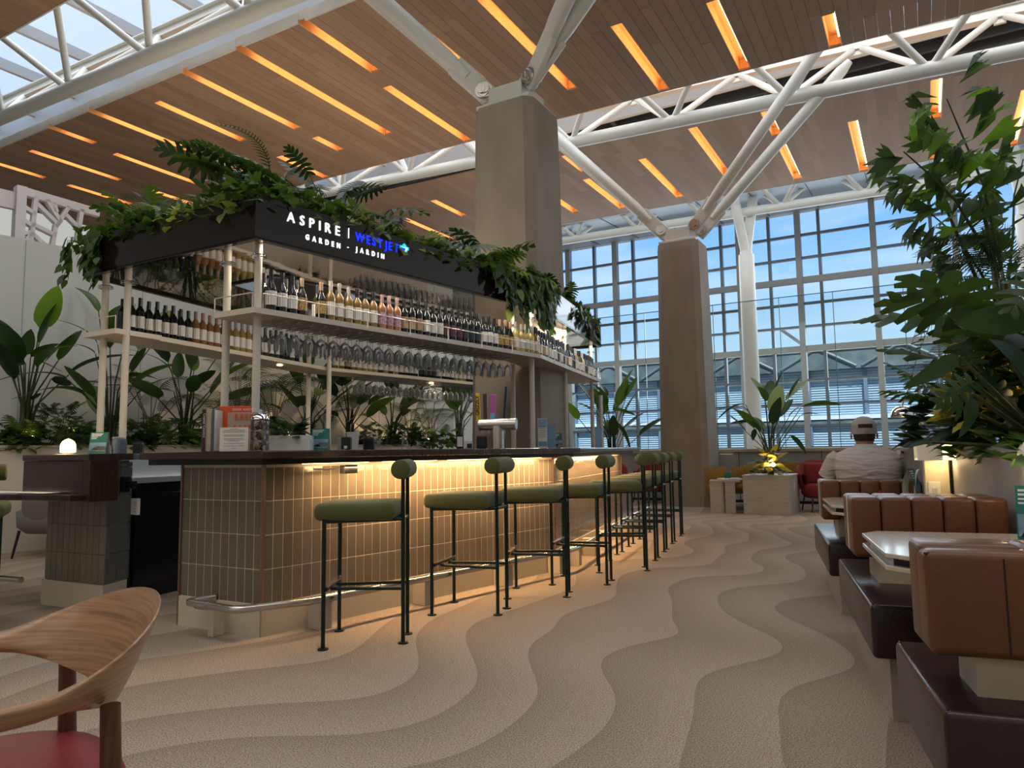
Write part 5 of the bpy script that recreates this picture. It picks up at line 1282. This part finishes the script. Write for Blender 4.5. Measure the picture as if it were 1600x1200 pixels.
def heart(L_=.1, W_=.085, droop=.35):
    b = MB(); P_ = [(0, 0, 0), (.30, -.14, -.05), (.5, .12, -.1), (.42, .5, -.16), (.16, .86, -.3), (0, 1.08, -.42), (-.16, .86, -.3), (-.42, .5, -.16), (-.5, .12, -.1), (-.30, -.14, -.05)]
    v = [b.b.verts.new((x*W_, y*L_, z*L_*droop*2)) for x, y, z in P_]; m_ = b.b.verts.new((0, .5*L_, .02*L_-.10*L_))
    for i in range(10): b._f([v[i], v[(i+1) % 10], m_])
    return b.mesh('leaf', lf_mid, smooth=80)
def frond(L_=.5, n=16, wl=.10, droop=.5, arch=.3, wth=.012, fall=.3, taper=.5):
    b = MB(); pts = []
    for i in range(n+1):
        t = i/n; pts.append(V((0, L_*t*(1-.15*t), L_*(arch*t-(arch+droop)*t*t))))
    for i in range(1, n+1):
        t = i/n; w_ = wl*(sin(PI*min(1, .12+.88*t))**taper if t < 1 else .15); d = (pts[i]-pts[i-1]).normalized()
        for s_ in (-1, 1):
            o_ = V((s_, .55, 0)).normalized(); mpt = pts[i]+o_*w_*.55+V((0, 0, -.06*w_)); tip = pts[i]+o_*w_+V((0, 0, -fall*w_*1.2))
            b.grid([[pts[i]-d*wth*.4, mpt-d*wth*.5, tip], [pts[i]+d*wth*.4, mpt+d*wth*.5, tip+d*.001]])
    b.tube(pts, [.004*(1-.8*i/n)+.0008 for i in range(n+1)], 4); return b.mesh('frond', lf_dark, smooth=70)
def fishtail(L_=.2, W_=.12):
    b = MB(); v = [b.b.verts.new(p) for p in ((0, 0, 0), (-W_*.35, L_*.75, -.02), (-W_*.30, L_*.92, -.05), (-W_*.08, L_*.84, -.03), (W_*.02, L_*1.05, -.05), (W_*.18, L_*.82, -.02), (W_*.42, L_*.98, -.05), (W_*.40, L_*.68, -.01), (W_*.12, L_*.25, .01))]
    b._f([v[0], v[1], v[2], v[3], v[4], v[5], v[6], v[7], v[8]][::-1]); return b.mesh('leaflet', lf_mid)
PAD = [paddle(.55, .20, .10), paddle(.55, .17, .35), paddle(.5, .24, .05, .15), paddle(.6, .15, .55)]
LOB = [lobed(.34, 7, .85), lobed(.42, 6, 1.0, droop=.4), lobed(.30, 8, .75, droop=.1)]
HRT = heart(); HRTB = heart(.15, .12)
FRN = [frond(.42, 18, .085, .25, .25), frond(.5, 20, .10, .5, .35)]
PLM = [frond(.9, 26, .30, .55, .42, .016, .55, .6), frond(1.0, 24, .34, .9, .5, .015, .7, .6)]
FSH = fishtail()
def basis(p, d, up=(0, 0, 1), s=1, roll=0):
    y = V(d).normalized(); u = V(up); x = y.cross(u)
    if x.length < 1e-4: x = V((1, 0, 0))
    x.normalize(); z = x.cross(y)
    if roll: x, z = x*cos(roll)+z*sin(roll), z*cos(roll)-x*sin(roll)
    return M(((x.x*s, y.x*s, z.x*s, p[0]), (x.y*s, y.y*s, z.y*s, p[1]), (x.z*s, y.z*s, z.z*s, p[2]), (0, 0, 0, 1)))
def leaf(me, parent, p, d, s=1, m=None, roll=0, name='leaf', up=(0, 0, 1)):
    o = ob(name, me, parent, mtx=basis(p, d, up, s, roll))
    if m: o.material_slots[0].link = 'OBJECT'; o.material_slots[0].material = m
    return o
def mass(parent, me, mlist, name='small_leaves'):
    """mlist: matrices -> one joined mesh of small leaves"""
    vs = []; fs = []; base = [v.co.copy() for v in me.vertices]; pf = [tuple(p.vertices) for p in me.polygons]
    for mt_ in mlist:
        k = len(vs); vs += [tuple(mt_ @ c) for c in base]; fs += [tuple(k+i for i in f) for f in pf]
    m2 = bpy.data.meshes.new(name); m2.from_pydata(vs, [], fs); return m2
def massobj(parent, me, mlist, m, name='small_leaves'):
    m2 = mass(parent, me, mlist); m2.materials.append(m)
    for p in m2.polygons: p.use_smooth = True
    o = ob(name, m2, parent); o['kind'] = 'stuff'; return o
def awayw(p, wall, lim=.22):
    if wall is None: return p
    k = p.dot(wall)
    return p-wall*(1.6*(k-lim)) if k > lim else p
def bird_plant(label, loc, h, n, seed, spread=.5, wall=None, s=1.2, cat='plant', name='bird_of_paradise_plant', extra=(), az0=0, az1=2*PI, minh=.35):
    rnd = random.Random(seed); t = thing(name, label, cat, loc); b = MB()
    for i in range(n):
        az = az0+(az1-az0)*((i+rnd.uniform(-.3, .3))/n); hh = h*rnd.uniform(minh, .78); out = spread*rnd.uniform(.35, 1)*(1.15-.5*hh/h)
        p = awayw(V((cos(az)*out, sin(az)*out, hh)), wall, .05); m1 = V((p.x*.25, p.y*.25, hh*.6)); base = V((cos(az)*.04, sin(az)*.04, 0))
        b.tube([base, m1, p], [.013*s, .009*s, .006*s], 5)
        d = awayw((p-m1).normalized()*1.0+V((cos(az), sin(az), 0))*rnd.uniform(.1, .7)+V((0, 0, rnd.uniform(-.1, .5))), wall, .0)
        ms_ = (lf_dark, lf_mid, lf_deep, lf_dark, lf_grey, lf_bright)[rnd.choice((0, 1, 2, 3, 0, 2, 1)) if rnd.random() < .9 else 4]
        leaf(rnd.choice(PAD), t, p, d, s*rnd.uniform(.75, 1.15)*(h/1.7)**.5, ms_, rnd.uniform(-.5, .5))
    for (p, m1, d, sc_, me, mm, rl_) in extra:
        b.tube([(0, 0, 0), m1, p], [.013, .009, .006], 5); leaf(PAD[me], t, p, d, sc_, mm, rl_)
    b.build('stems', stem_m, t, smooth=60); return t
def palm_plant(label, loc, h, n, seed, s=1.0, m=None, name='areca_palm', spread=.35, az0=0, az1=2*PI):
    rnd = random.Random(seed); t = thing(name, label, 'palm', loc); b = MB()
    for i in range(n):
        az = az0+(az1-az0)*(i+rnd.uniform(-.3, .3))/n; hh = h*rnd.uniform(.35, .8); out = spread*rnd.uniform(.2, 1)
        p = V((cos(az)*out, sin(az)*out, hh)); b.tube([(cos(az)*.05, sin(az)*.05, 0), (cos(az)*out*.3, sin(az)*out*.3, hh*.6), p], [.012, .008, .005], 5)
        leaf(rnd.choice(PLM), t, p, awayw(V((cos(az), sin(az), rnd.uniform(.3, 1.6))), nA if label.find('booth') < 0 else None, .1), s*rnd.uniform(.7, 1.1), m or rnd.choice((lf_dark, lf_mid, lf_deep)), 0, 'frond')
    b.build('stems', bark, t, smooth=60); return t
def bush(label, loc, r, h, n, seed, me, m, name='leafy_bush', cat='plant', big=6, bigme=None, s=1.0, over=None, mtx_up=.6, bigm=None):
    rnd = random.Random(seed); t = thing(name, label, cat, loc); ml = []
    for i in range(n):
        az = rnd.uniform(0, 2*PI); q = rnd.random()**.5; rr_ = r*q; z = h*(1-q*q*.8)*rnd.uniform(.35, 1)
        d = V((cos(az), sin(az), rnd.uniform(-.3, mtx_up)*1.4)); ml.append(basis((cos(az)*rr_*.8, sin(az)*rr_*.8, z), d, (0, 0, 1), s*rnd.uniform(.6, 1.25), rnd.uniform(-.6, .6)))
    massobj(t, me, ml, m)
    for i in range(big):
        az = 2*PI*(i+rnd.uniform(-.3, .3))/max(1, big); z = h*rnd.uniform(.5, .95)
        leaf(bigme or me, t, (cos(az)*r*.55, sin(az)*r*.55, z), (cos(az), sin(az), rnd.uniform(.1, 1.0)), s*rnd.uniform(.9, 1.3), bigm or m, rnd.uniform(-.4, .4), 'leaf' if bigme not in FRN else 'frond')
    b = MB(); 
    for i in range(5):
        az = i*1.3; b.tube([(0, 0, 0), (cos(az)*r*.4, sin(az)*r*.4, h*.7)], .005*s, 4)
    b.build('stems', stem_m, t); return t
# --- along the pale back wall: planter soil at z 1.12
def plp(px, back=.32):  # planter centre line point seen at a given bearing
    q = (px-800)/1110; a0 = P(-5.77, 8.0)+nA*back; rayd = (r0*q+hd).normalized()
    k = A39.x*rayd.y-A39.y*rayd.x; t_ = -(a0.x*rayd.y-a0.y*rayd.x)/k; w_ = a0+A39*t_; return (w_.x, w_.y, 1.12)
def at_h(base, px, py):  # local offset on the plane through base facing the viewer
    d = (V(base)-V((0, 0, HC))).dot(hd); v = dd+rr*(px-800)/1110+uu*(600-py)/1110; p = V((0, 0, HC))+v*(d/v.dot(hd)); return p-V(base)
b0_ = plp(38)
def exl(base, specs):
    out = []
    for (px, py, tx, ty, s_, me, m_, rl_) in specs:
        p = at_h(base, px, py); q = at_h(base, tx, ty)
        if base[2] > 1: q = awayw(q, nA, .22); p = awayw(p, nA, .12)
        out.append((p, V((p.x*.35, p.y*.35, p.z*.55)), q-p, (q-p).length/.55*s_, me, m_, rl_))
    return out
bird_plant('tall bird of paradise plant with bright upright leaf at far left', b0_, 1.7, 9, 3, .55, wall=nA, extra=exl(b0_, [(62, 513, 96, 440, 1, 2, lf_bright, 1.2), (22, 558, 8, 503, 1, 2, lf_dark, .9), (37, 556, 50, 510, 1, 2, lf_dark, 1.0), (48, 558, 90, 532, 1, 0, lf_dark, .3), (40, 568, 0, 560, 1, 0, lf_deep, 1.4), (62, 565, 102, 580, 1, 2, lf_dark, .2), (80, 592, 115, 600, 1, 0, lf_deep, 1.3), (48, 625, 66, 612, 1, 2, lf_deep, .3), (62, 630, 78, 648, 1, 0, lf_deep, .5)]))
b1_ = plp(172, .22)
bird_plant('tall bird of paradise plant behind the two slim left posts', b1_, 1.9, 9, 5, .7, wall=nA, extra=exl(b1_, [(147, 490, 133, 440, 1, 3, lf_mid, .6), (146, 540, 113, 492, 1, 3, lf_dark, .2), (140, 555, 95, 530, 1, 1, lf_dark, .2), (128, 604, 158, 655, 1, 2, lf_grey, 1.1), (160, 600, 112, 590, 1, 1, lf_deep, .4), (205, 580, 225, 540, 1, 0, lf_dark, .4), (195, 590, 248, 572, 1, 1, lf_dark, .3)]))
b2_ = plp(288)
bird_plant('broad bird of paradise plant in the middle of the wall planter', b2_, 1.9, 10, 8, .7, wall=nA, extra=exl(b2_, [(262, 585, 232, 540, 1, 3, lf_dark, .2), (278, 590, 280, 545, 1, 2, lf_dark, .8), (303, 580, 300, 540, 1, 2, lf_bright, 1.0), (303, 600, 340, 575, 1, 2, lf_deep, .6), (270, 612, 225, 607, 1, 0, lf_deep, .3)]))
palm_plant('feathery areca palm behind the corner posts', plp(372), 1.5, 11, 11, .75)
palm_plant('feathery areca palm right of the corner posts', plp(428), 1.35, 10, 12, .8, lf_dark)
bird_plant('bird of paradise plant behind the teal card', plp(480), 1.7, 12, 14, .6, wall=nA)
bird_plant('upright bird of paradise plant above the pale pot', plp(545), 1.5, 13, 15, .45, wall=nA)
bird_plant('dark broad-leaved plant right of the pale pot', plp(612), 1.5, 14, 16, .6, wall=nA)
palm_plant('yellow green palm with warm uplight near the beer tap', plp(672), 1.2, 11, 17, .6, lf_mid)
bird_plant('bird of paradise plant left of the beer tap handles', plp(716), 1.6, 14, 18, .6, wall=nA)
for k, (px, r_, h_, mm, lab) in enumerate(((88, .38, .42, lf_dark, 'cut-leaf philodendron bush beside the bell lamp'), (30, .25, .22, lf_mid, 'low leafy bush at the far left end of the wall planter'), (125, .3, .30, lf_mid, 'cut-leaf bush trailing over the cream planter rim'),
        (215, .3, .26, lf_dark, 'low dark bush right of the second slim post'), (262, .42, .34, lf_mid, 'variegated cut-leaf bush left of the books'), (330, .3, .30, lf_dark, 'low bush half hidden by the books'), (455, .35, .3, lf_deep, 'dark low bush behind the marble trough'),
        (590, .45, .34, lf_deep, 'dark spiky low bush right of the pale pot'), (640, .35, .3, lf_dark, 'low bush below the yellow lit leaves'), (690, .35, .26, lf_mid, 'bright low bush before the palm'))):
    bush(lab, plp(px, .2), r_*1.1, h_*1.45, 170, 40+k, LOB[2] if k in (0, 2, 4, 7) else HRTB, mm, s=.42 if k in (0, 2, 4, 7) else .8, big=9, bigme=LOB[2], bigm=mm)
for k, (px, d_, e_) in enumerate(((50, .25, 9), (110, .35, 6), (330, .3, 6), (455, .42, 13), (600, .4, 9), (668, .2, 8))):
    q = V(plp(px, .1)); ax = nA
    t = thing('plant_spotlight', 'small warm spotlight among the leaves, %s along the wall planter' % nth(k), 'spotlight', (q.x, q.y, 1.13), BA)
    MB().tube([(0, 0, 0), (0, 0, .12)], .006, 6).lathe([(0, .12), (.025, .125), (.03, .17), (.0, .165)], 12).build('body', black, t); MB().lathe([(0, .166), (.026, .168), (.02, .178), (0, .182)], 10).build('bulb', warmglow, t)
    l = lamp('plant_spot_light', 'SPOT', tuple(q+V((0, 0, .2))), e_*1.6, (1, .62, .28), .03, to=tuple(q+nA*.55+V((0, 0, .75))), spot=R(115))
palm_plant('loose areca palm between the broad plants on the left', plp(235), 1.2, 9, 91, .6, lf_deep)
palm_plant('low areca palm left of the pale pot', plp(510), 1.1, 9, 92, .6, lf_dark)
palm_plant('low areca palm right of the yellow lit leaves', plp(640), 1.0, 9, 93, .6, lf_mid)
# small dark plant in marble trough
bush('dark low plant growing in the white marble trough', tuple(CTP(450, 4.75)+V((0, 0, ZC2+.08))), .13, .13, 30, 71, HRTB, lf_deep, s=.6, big=9, bigme=HRTB)
# ferny fern shapes behind the far end of the bar
pt = thing('round_planter', 'dark round planter behind the far end of the bar', 'planter', (-4.85, 11.9, 0))
MB().lathe([(0, 0), (.28, 0), (.36, .62), (.33, .62), (.30, .55), (0, .55)], 24).build('pot', plant_conc, pt, smooth=40)
bb = (-4.85, 11.9, .55)
bird_plant('bird of paradise plant beyond the far end of the bar', bb, 2.0, 18, 22, .5, s=.95, extra=exl(bb, [(905, 655, 883, 624, 1, 2, lf_bright, 1.0), (935, 640, 926, 600, 1, 0, lf_deep, .3), (958, 640, 995, 645, 1, 0, lf_mid, .3), (960, 660, 998, 690, 1, 1, lf_dark, .3)]))
# planter box in the middle distance
bq = (-2.24, 12.3, .61)
bird_plant('bird of paradise plant in the pale planter box', bq, 1.7, 16, 25, .5, s=.95, extra=exl(bq, [(1252, 636, 1312, 625, 1, 0, lf_dark, .3), (1250, 650, 1272, 637, 1, 1, lf_dark, .2), (1165, 632, 1127, 628, 1, 3, lf_deep, .3), (1190, 662, 1142, 655, 1, 0, lf_deep, .3), (1196, 620, 1172, 585, 1, 2, lf_grey, .8), (1212, 612, 1219, 580, 1, 0, lf_deep, .6), (1180, 670, 1175, 690, 1, 2, lf_deep, .8), (1235, 680, 1262, 705, 1, 0, lf_deep, .3)]))
bush('low fern bush in the pale planter box', (-2.24, 12.15, .61), .34, .26, 120, 33, HRTB, lf_mid, s=.5, big=10, bigme=FRN[0], bigm=lf_dark)
bush('amber lit leaves in the pale planter box', (-2.16, 11.98, .66), .20, .38, 24, 34, HRTB, lf_yel, s=1.0, big=6, bigme=HRTB)
t = thing('plant_spotlight', 'small bright spotlight in the pale planter box', 'spotlight', (-2.12, 11.88, .62))
MB().tube([(0, 0, 0), (0, 0, .14)], .006, 6).build('stake', black, t); MB().lathe([(0, .13), (.035, .15), (.03, .185), (0, .2)], 12).build('bulb', warmglow, t)
lamp('plant_spot_light', 'POINT', (-2.14, 11.83, .85), 6, (1, .65, .3), .04)

# --- right: tall plants in the booth planter
def rp(a, b_, z=1.0): return tuple(AB(a, b_, z))
rt = rp(5.0, 1.50)
t = thing('fishtail_palm', 'tall fishtail palm rising to the ceiling at the right edge', 'palm', rt); rnd = random.Random(5); b = MB()
def branch(pts, n_, s_, side=.16, m_=None):
    P3 = [at_h(rt, x, y)+V(Ad)*dz for x, y, dz in pts]; b.tube(P3, [.011, .009, .006, .004][:len(P3)] if len(P3) <= 4 else .008, 6)
    tot = len(P3)-1
    for i in range(n_):
        f = .18+.82*i/(n_-1); k = min(int(f*tot), tot-1); u_ = f*tot-k; p = P3[k].lerp(P3[k+1], u_); dv = (P3[k+1]-P3[k]).normalized()
        for sg in (-1, 1):
            sd = dv.cross(V(Ad)*1.0).normalized()*sg; d = (sd*.9+dv*rnd.uniform(.2, .7)+V(Ad)*rnd.uniform(-.7, .3)).normalized()
            q = p+d*rnd.uniform(.03, .10); leaf(FSH, t, q, d+V((0, 0, rnd.uniform(-.5, .1))), s_*rnd.uniform(.7, 1.5), m_ or rnd.choice((lf_mid, lf_mid, lf_bright, lf_dark)), rnd.uniform(-1.2, 1.2), 'leaflet', up=tuple(-Ad+V((0, 0, .6))))
            if rnd.random() < .5: leaf(FSH, t, q+d*.05, d+V((0, 0, .5)), s_*rnd.uniform(.6, 1.1), rnd.choice((lf_mid, lf_dark)), rnd.uniform(-1, 1), 'leaflet', up=tuple(-Ad))
branch([(1575, 470, 0), (1530, 300, -.1), (1500, 230, -.1), (1470, 172, -.15)], 14, .85)
branch([(1545, 400, 0), (1480, 330, -.2), (1440, 290, -.2), (1400, 262, -.25)], 13, .85)
branch([(1580, 480, .1), (1600, 350, .2), (1610, 280, .3), (1625, 220, .3)], 12, .9)
branch([(1580, 500, .1), (1540, 420, .1), (1500, 360, .1), (1450, 330, .0)], 11, .85, m_=lf_dark)
b.tube([at_h(rt, 1600, 700), at_h(rt, 1590, 560), at_h(rt, 1560, 440), at_h(rt, 1530, 300)], [.02, .018, .014, .010], 8)
b.tube([at_h(rt, 1590, 700), at_h(rt, 1575, 600), at_h(rt, 1545, 480), at_h(rt, 1480, 330)], [.018, .015, .012, .008], 8)
b.build('stems', stem_m, t, smooth=60)
rk = rp(4.9, 1.42)
t = thing('areca_palm', 'arching feathery palm in the booth planter below the fishtail palm', 'palm', rk); b = MB()
for i, (x0, y0, x1, y1, s_, z_) in enumerate(((1555, 430, 1400, 440, .9, 0), (1550, 420, 1415, 400, .8, 0), (1550, 440, 1410, 470, .8, 0), (1560, 410, 1430, 360, 1, 0), (1560, 450, 1395, 520, 1, 1), (1570, 430, 1500, 330, 1, 0), (1580, 440, 1560, 320, 1, 0), (1540, 520, 1440, 500, .8, 0), (1540, 540, 1420, 545, .8, 1), (1590, 420, 1640, 330, 1, 0), (1560, 500, 1480, 450, .8, 0), (1540, 560, 1440, 560, .8, 1), (1575, 470, 1620, 420, 1, 1), (1500, 640, 1440, 600, .6, 0))):
    p = at_h(rk, x0, y0)+V(Ad)*rnd.uniform(-.2, .2); q = at_h(rk, x1, y1); d = q-p
    leaf(PLM[z_], t, p, d+V((0, 0, d.length*.35)), d.length*s_*1.05, rnd.choice((lf_dark, lf_deep, lf_dark, lf_mid)), 0, 'frond'); b.tube([(0, 0, 0), p*.5+V((0, 0, .05)), p], [.012, .009, .006], 5)
b.build('stems', bark, t, smooth=60)
rg = rp(3.9, 1.35)
t = thing('giant_leaf_philodendron', 'big-leaved philodendron leaning out over the booths at right', 'plant', rg); b = MB()
BIG = paddle(.55, .30, .35, .1, 10, 1)
LOBB = lobed(.5, 6, 1.0, .0, .35)
for (x0, y0, x1, y1, s_, me, mm, rl_, dz) in ((1500, 620, 1508, 690, .8, BIG, lf_deep, .9, -.2), (1480, 565, 1425, 600, 1.0, PAD[1], lf_dark, .9, -.2), (1600, 500, 1490, 512, .75, BIG, lf_dark, 1.2, -.1),
        (1560, 500, 1480, 480, .7, BIG, lf_dark, 1.3, .1), (1600, 440, 1545, 500, .8, LOBB, lf_dark, .3, -.2), (1510, 600, 1450, 630, .8, LOBB, lf_dark, .7, -.1), (1530, 640, 1465, 620, .7, LOBB, lf_dark, .8, .1), (1590, 600, 1560, 540, 1.0, BIG, lf_deep, .3, -.2),
        (1590, 640, 1570, 560, .9, LOBB, lf_deep, -.4, .1), (1570, 660, 1630, 620, .8, LOBB, lf_dark, .6, 0), (1600, 680, 1560, 712, 1.0, BIG, lf_dark, .6, -.5), (1540, 560, 1510, 490, .8, LOBB, lf_dark, .8, .2), (1580, 550, 1620, 480, 1, BIG, lf_deep, .2, 0), (1470, 690, 1400, 700, .5, PAD[0], lf_deep, 0, .2)):
    p = at_h(rg, x0, y0)+V(Ad)*dz; q = at_h(rg, x1, y1)+V(Ad)*dz*1.3; d = q-p; leaf(me, t, p, d, d.length/.52*s_, mm, rl_, 'leaf', up=tuple(V((0, 0, 1))-Ad*.6)); b.tube([(0, 0, 0), V((p.x*.5, p.y*.5, max(.05, p.z*.4))), p], [.016, .012, .008], 6)
b.build('stems', stem_m, t, smooth=60)
bush('golden lit croton deep inside the booth planter', rp(4.45, 1.22, 1.1), .34, .75, 190, 61, HRTB, lf_yel, s=.6, big=10, bigme=HRTB, bigm=lf_lime)
bush('dense dark bush filling the booth planter', rp(4.5, 1.45, 1.0), .55, .85, 420, 62, HRTB, lf_deep, s=1.1, big=16, bigme=LOB[1], bigm=lf_dark)
bush('dense dark bush at the far end of the booth planter', rp(5.5, 1.35, 1.0), .5, .55, 200, 63, HRTB, lf_deep, s=.9, big=10, bigme=LOB[2], bigm=lf_dark)
for k, (a, lab) in enumerate(((3.5, 'groundcover plant trailing at the planter rim near the right edge'), (3.95, 'groundcover plant on the rim above the middle bench'), (4.4, 'groundcover plant on the rim near the power panel'))):
    bush(lab, rp(a, 1.18, .98), .26, .16, 70, 80+k, HRTB, lf_mid, s=.62, big=10, bigme=HRTB, bigm=lf_mid)
lamp('plant_spot_light', 'POINT', rp(4.35, 1.55, 1.45), 16, (1, .66, .28), .05)
t = thing('plant_spotlight', 'small warm spotlight under the golden croton', 'spotlight', rp(4.8, 1.6, 1.0)); MB().lathe([(0, 0), (.02, 0), (.03, .08), (0, .09)], 10).build('bulb', warmglow, t)

# --- greenery on top of the canopy
CAT = [0]
def canopy_plant(edge, s, kind_, label, seed, size=1.0, drop=0, inn=.22):
    a, b_ = HX[edge], HX[(edge+1) % 6]; d = (b_-a).normalized(); n = V((d.y, -d.x, 0)); base = a+d*s-n*inn; base.z = ZT-.09; rnd = random.Random(seed)
    t = thing({'m': 'monstera_plant', 'f': 'fern_plant', 'p': 'pothos_plant', 'g': 'silver_monstera_plant', 'l': 'variegated_pothos_plant', 'w': 'palm_leaf_plant'}[kind_], label, 'plant', tuple(base)); b = MB()
    size *= .9; front = (edge == 0 and s < 2.45) or edge == 5 or (edge == 1 and s > .3)
    nb = {'m': 10, 'f': 10, 'p': 13, 'g': 5, 'l': 13, 'w': 7}[kind_]
    for i in range(nb):
        az = rnd.uniform(0, 2*PI)
        if front and V((cos(az), sin(az), 0)).dot(n) > .45: az += PI
        hh = size*(rnd.uniform(.20, .44) if kind_ in 'mgw' else rnd.uniform(.14, .26)); out = size*rnd.uniform(.08, .28)
        p = V((cos(az)*out, sin(az)*out, hh)); b.tube([(0, 0, 0), p*.5+V((0, 0, .03)), p], .004, 4)
        dr = V((cos(az), sin(az), rnd.uniform(-.2, .9) if not front else rnd.uniform(.35, 1.0)))
        if kind_ == 'm': leaf(rnd.choice(LOB), t, p, dr, size*rnd.uniform(.75, 1.15), rnd.choice((lf_dark, lf_deep, lf_dark, lf_mid)), rnd.uniform(-.5, .5))
        elif kind_ == 'g': leaf(LOB[0], t, p, dr, size*rnd.uniform(.8, 1.1), lf_grey, rnd.uniform(-.9, .9))
        elif kind_ == 'w': leaf(FRN[1], t, p, dr+V((0, 0, .4)), size*rnd.uniform(.8, 1.2), rnd.choice((lf_deep, lf_dark)), rnd.uniform(-.5, .5), 'frond')
        elif kind_ == 'f': leaf(rnd.choice(FRN), t, p*.6, dr+V((0, 0, .5)), size*rnd.uniform(.7, 1.1), rnd.choice((lf_dark, lf_grey, lf_mid)), rnd.uniform(-.3, .3), 'frond')
        else: leaf(HRTB, t, p*.9, dr-V((0, 0, .4 if not front else -.3)), size*rnd.uniform(.6, 1.1), rnd.choice((lf_mid, lf_dark, lf_bright)) if kind_ == 'p' else rnd.choice((lf_lime, lf_grey, lf_mid)), rnd.uniform(-.6, .6))
    ml = []
    for i in range(110):
        along = rnd.gauss(0, .17)*size; ac = rnd.uniform(-.12, inn+(.05 if not front else (.0 if edge == 0 else -.03 if edge == 1 else .03))); z = .06+rnd.uniform(0, .20)*size*(1-abs(along))
        if ac > inn-.03: z = rnd.uniform(-.02, .12)
        p = d*along+n*ac; ml.append(basis((p.x, p.y, z), V((rnd.uniform(-1, 1), rnd.uniform(-1, 1), rnd.uniform(-.8, .5)))+n*(.8 if not front else .0)+V((0, 0, .5 if front else 0)), (0, 0, 1), rnd.uniform(.45, .95), rnd.uniform(-.7, .7)))
    massobj(t, HRT, ml, {'l': lf_lime, 'p': lf_mid, 'f': lf_mid, 'm': lf_mid, 'g': lf_grey}.get(kind_, lf_dark))
    if drop:
        ml = []; vb = MB(); nv = 6 if drop > .25 else 4
        for v in range(nv):
            al = rnd.uniform(-.22, .22); L_ = drop*rnd.uniform(.45, 1.0); pts = [d*al+n*(inn-.05)+V((0, 0, .10)), d*al+n*(inn+.04)+V((0, 0, .09)), d*al+n*(inn+.05)-V((0, 0, L_*.5-.05)), d*(al+rnd.uniform(-.05, .05))+n*(inn+.05)-V((0, 0, L_-.05))]
            vb.tube(pts, .0025, 4); k_ = int(L_/.035)+3
            for j in range(k_):
                f = j/max(1, k_-1); p = pts[1].lerp(pts[3], f)+n*rnd.uniform(0, .04)+d*rnd.uniform(-.03, .03)
                mt_ = basis(p, n*rnd.uniform(.1, .7)+d*rnd.uniform(-.7, .7)-V((0, 0, rnd.uniform(.5, 1.2))), tuple(n+V((0, 0, .3))), rnd.uniform(.6, 1.1), rnd.uniform(-.5, .5))
                if j % 3 == 0: 
                    o = ob('leaf', HRT, t, mtx=mt_ @ M.Scale(1.1, 4)); o.material_slots[0].link = 'OBJECT'; o.material_slots[0].material = rnd.choice((lf_mid, lf_dark, lf_bright) if kind_ != 'l' else (lf_lime, lf_mid))
                else: ml.append(mt_)
        vb.build('vines', stem_m, t); massobj(t, HRT, ml, lf_mid if kind_ != 'l' else lf_dark, 'vine_leaves')
    b.build('stems', stem_m, t); return t
sd = 500
NM = {'m': 'dark monstera', 'f': 'feathery fern', 'p': 'green pothos', 'g': 'silvery split-leaf monstera', 'l': 'variegated pothos', 'w': 'dark palm-leaf plant'}
def row(edge, items, where):
    global sd
    for i, (s, k, size, drop) in enumerate(items):
        sd += 1; canopy_plant(edge, s, k, '%s on the canopy, %s %s' % (NM[k], nth(i), where), sd, size, drop)
Lf = (HX[5]-HX[0]).length
row(5, [(.05, 'p', 1.1, .42), (.32, 'p', .9, .2), (.60, 'w', .9, 0), (.88, 'f', 1.1, 0), (1.15, 'l', .8, 0), (1.42, 'f', 1.1, 0), (1.70, 'l', .8, .0), (1.88, 'm', .9, 0)], 'along its left side from the left corner')
row(0, [(.08, 'm', 1.05, 0), (.34, 'w', 1.0, 0), (.55, 'm', 1.2, 0), (.85, 'm', 1.2, 0), (1.05, 'g', 1.2, 0), (1.32, 'm', 1.15, 0), (1.58, 'l', .8, 0), (1.80, 'f', .9, 0), (2.02, 'f', .8, 0), (2.25, 'g', .8, 0), (2.48, 'f', 1.0, .1), (2.68, 'm', .95, .2), (2.88, 'l', .9, .42), (3.08, 'p', .9, .35), (3.26, 'p', .9, .55)], 'above the lettered front from its corner')
row(1, [(.10, 'p', .9, .50), (.38, 'f', .9, .12), (.7, 'l', .8, 0), (1.0, 'f', .9, 0), (1.35, 'm', .9, 0), (1.7, 'p', .9, .12), (2.0, 'm', .9, .15), (2.3, 'p', .8, .30), (2.7, 'm', .7, 0)], 'along the far side past the bend')
row(4, [(.4, 'p', 1.0, .2), (1.0, 'm', 1.1, .15), (1.7, 'f', 1.1, .1), (2.4, 'm', 1.1, .2)], 'along the rear left side')
row(3, [(.6, 'm', 1.1, .1), (1.5, 'f', 1.1, .1), (2.5, 'p', 1.1, .1)], 'along the rear side')
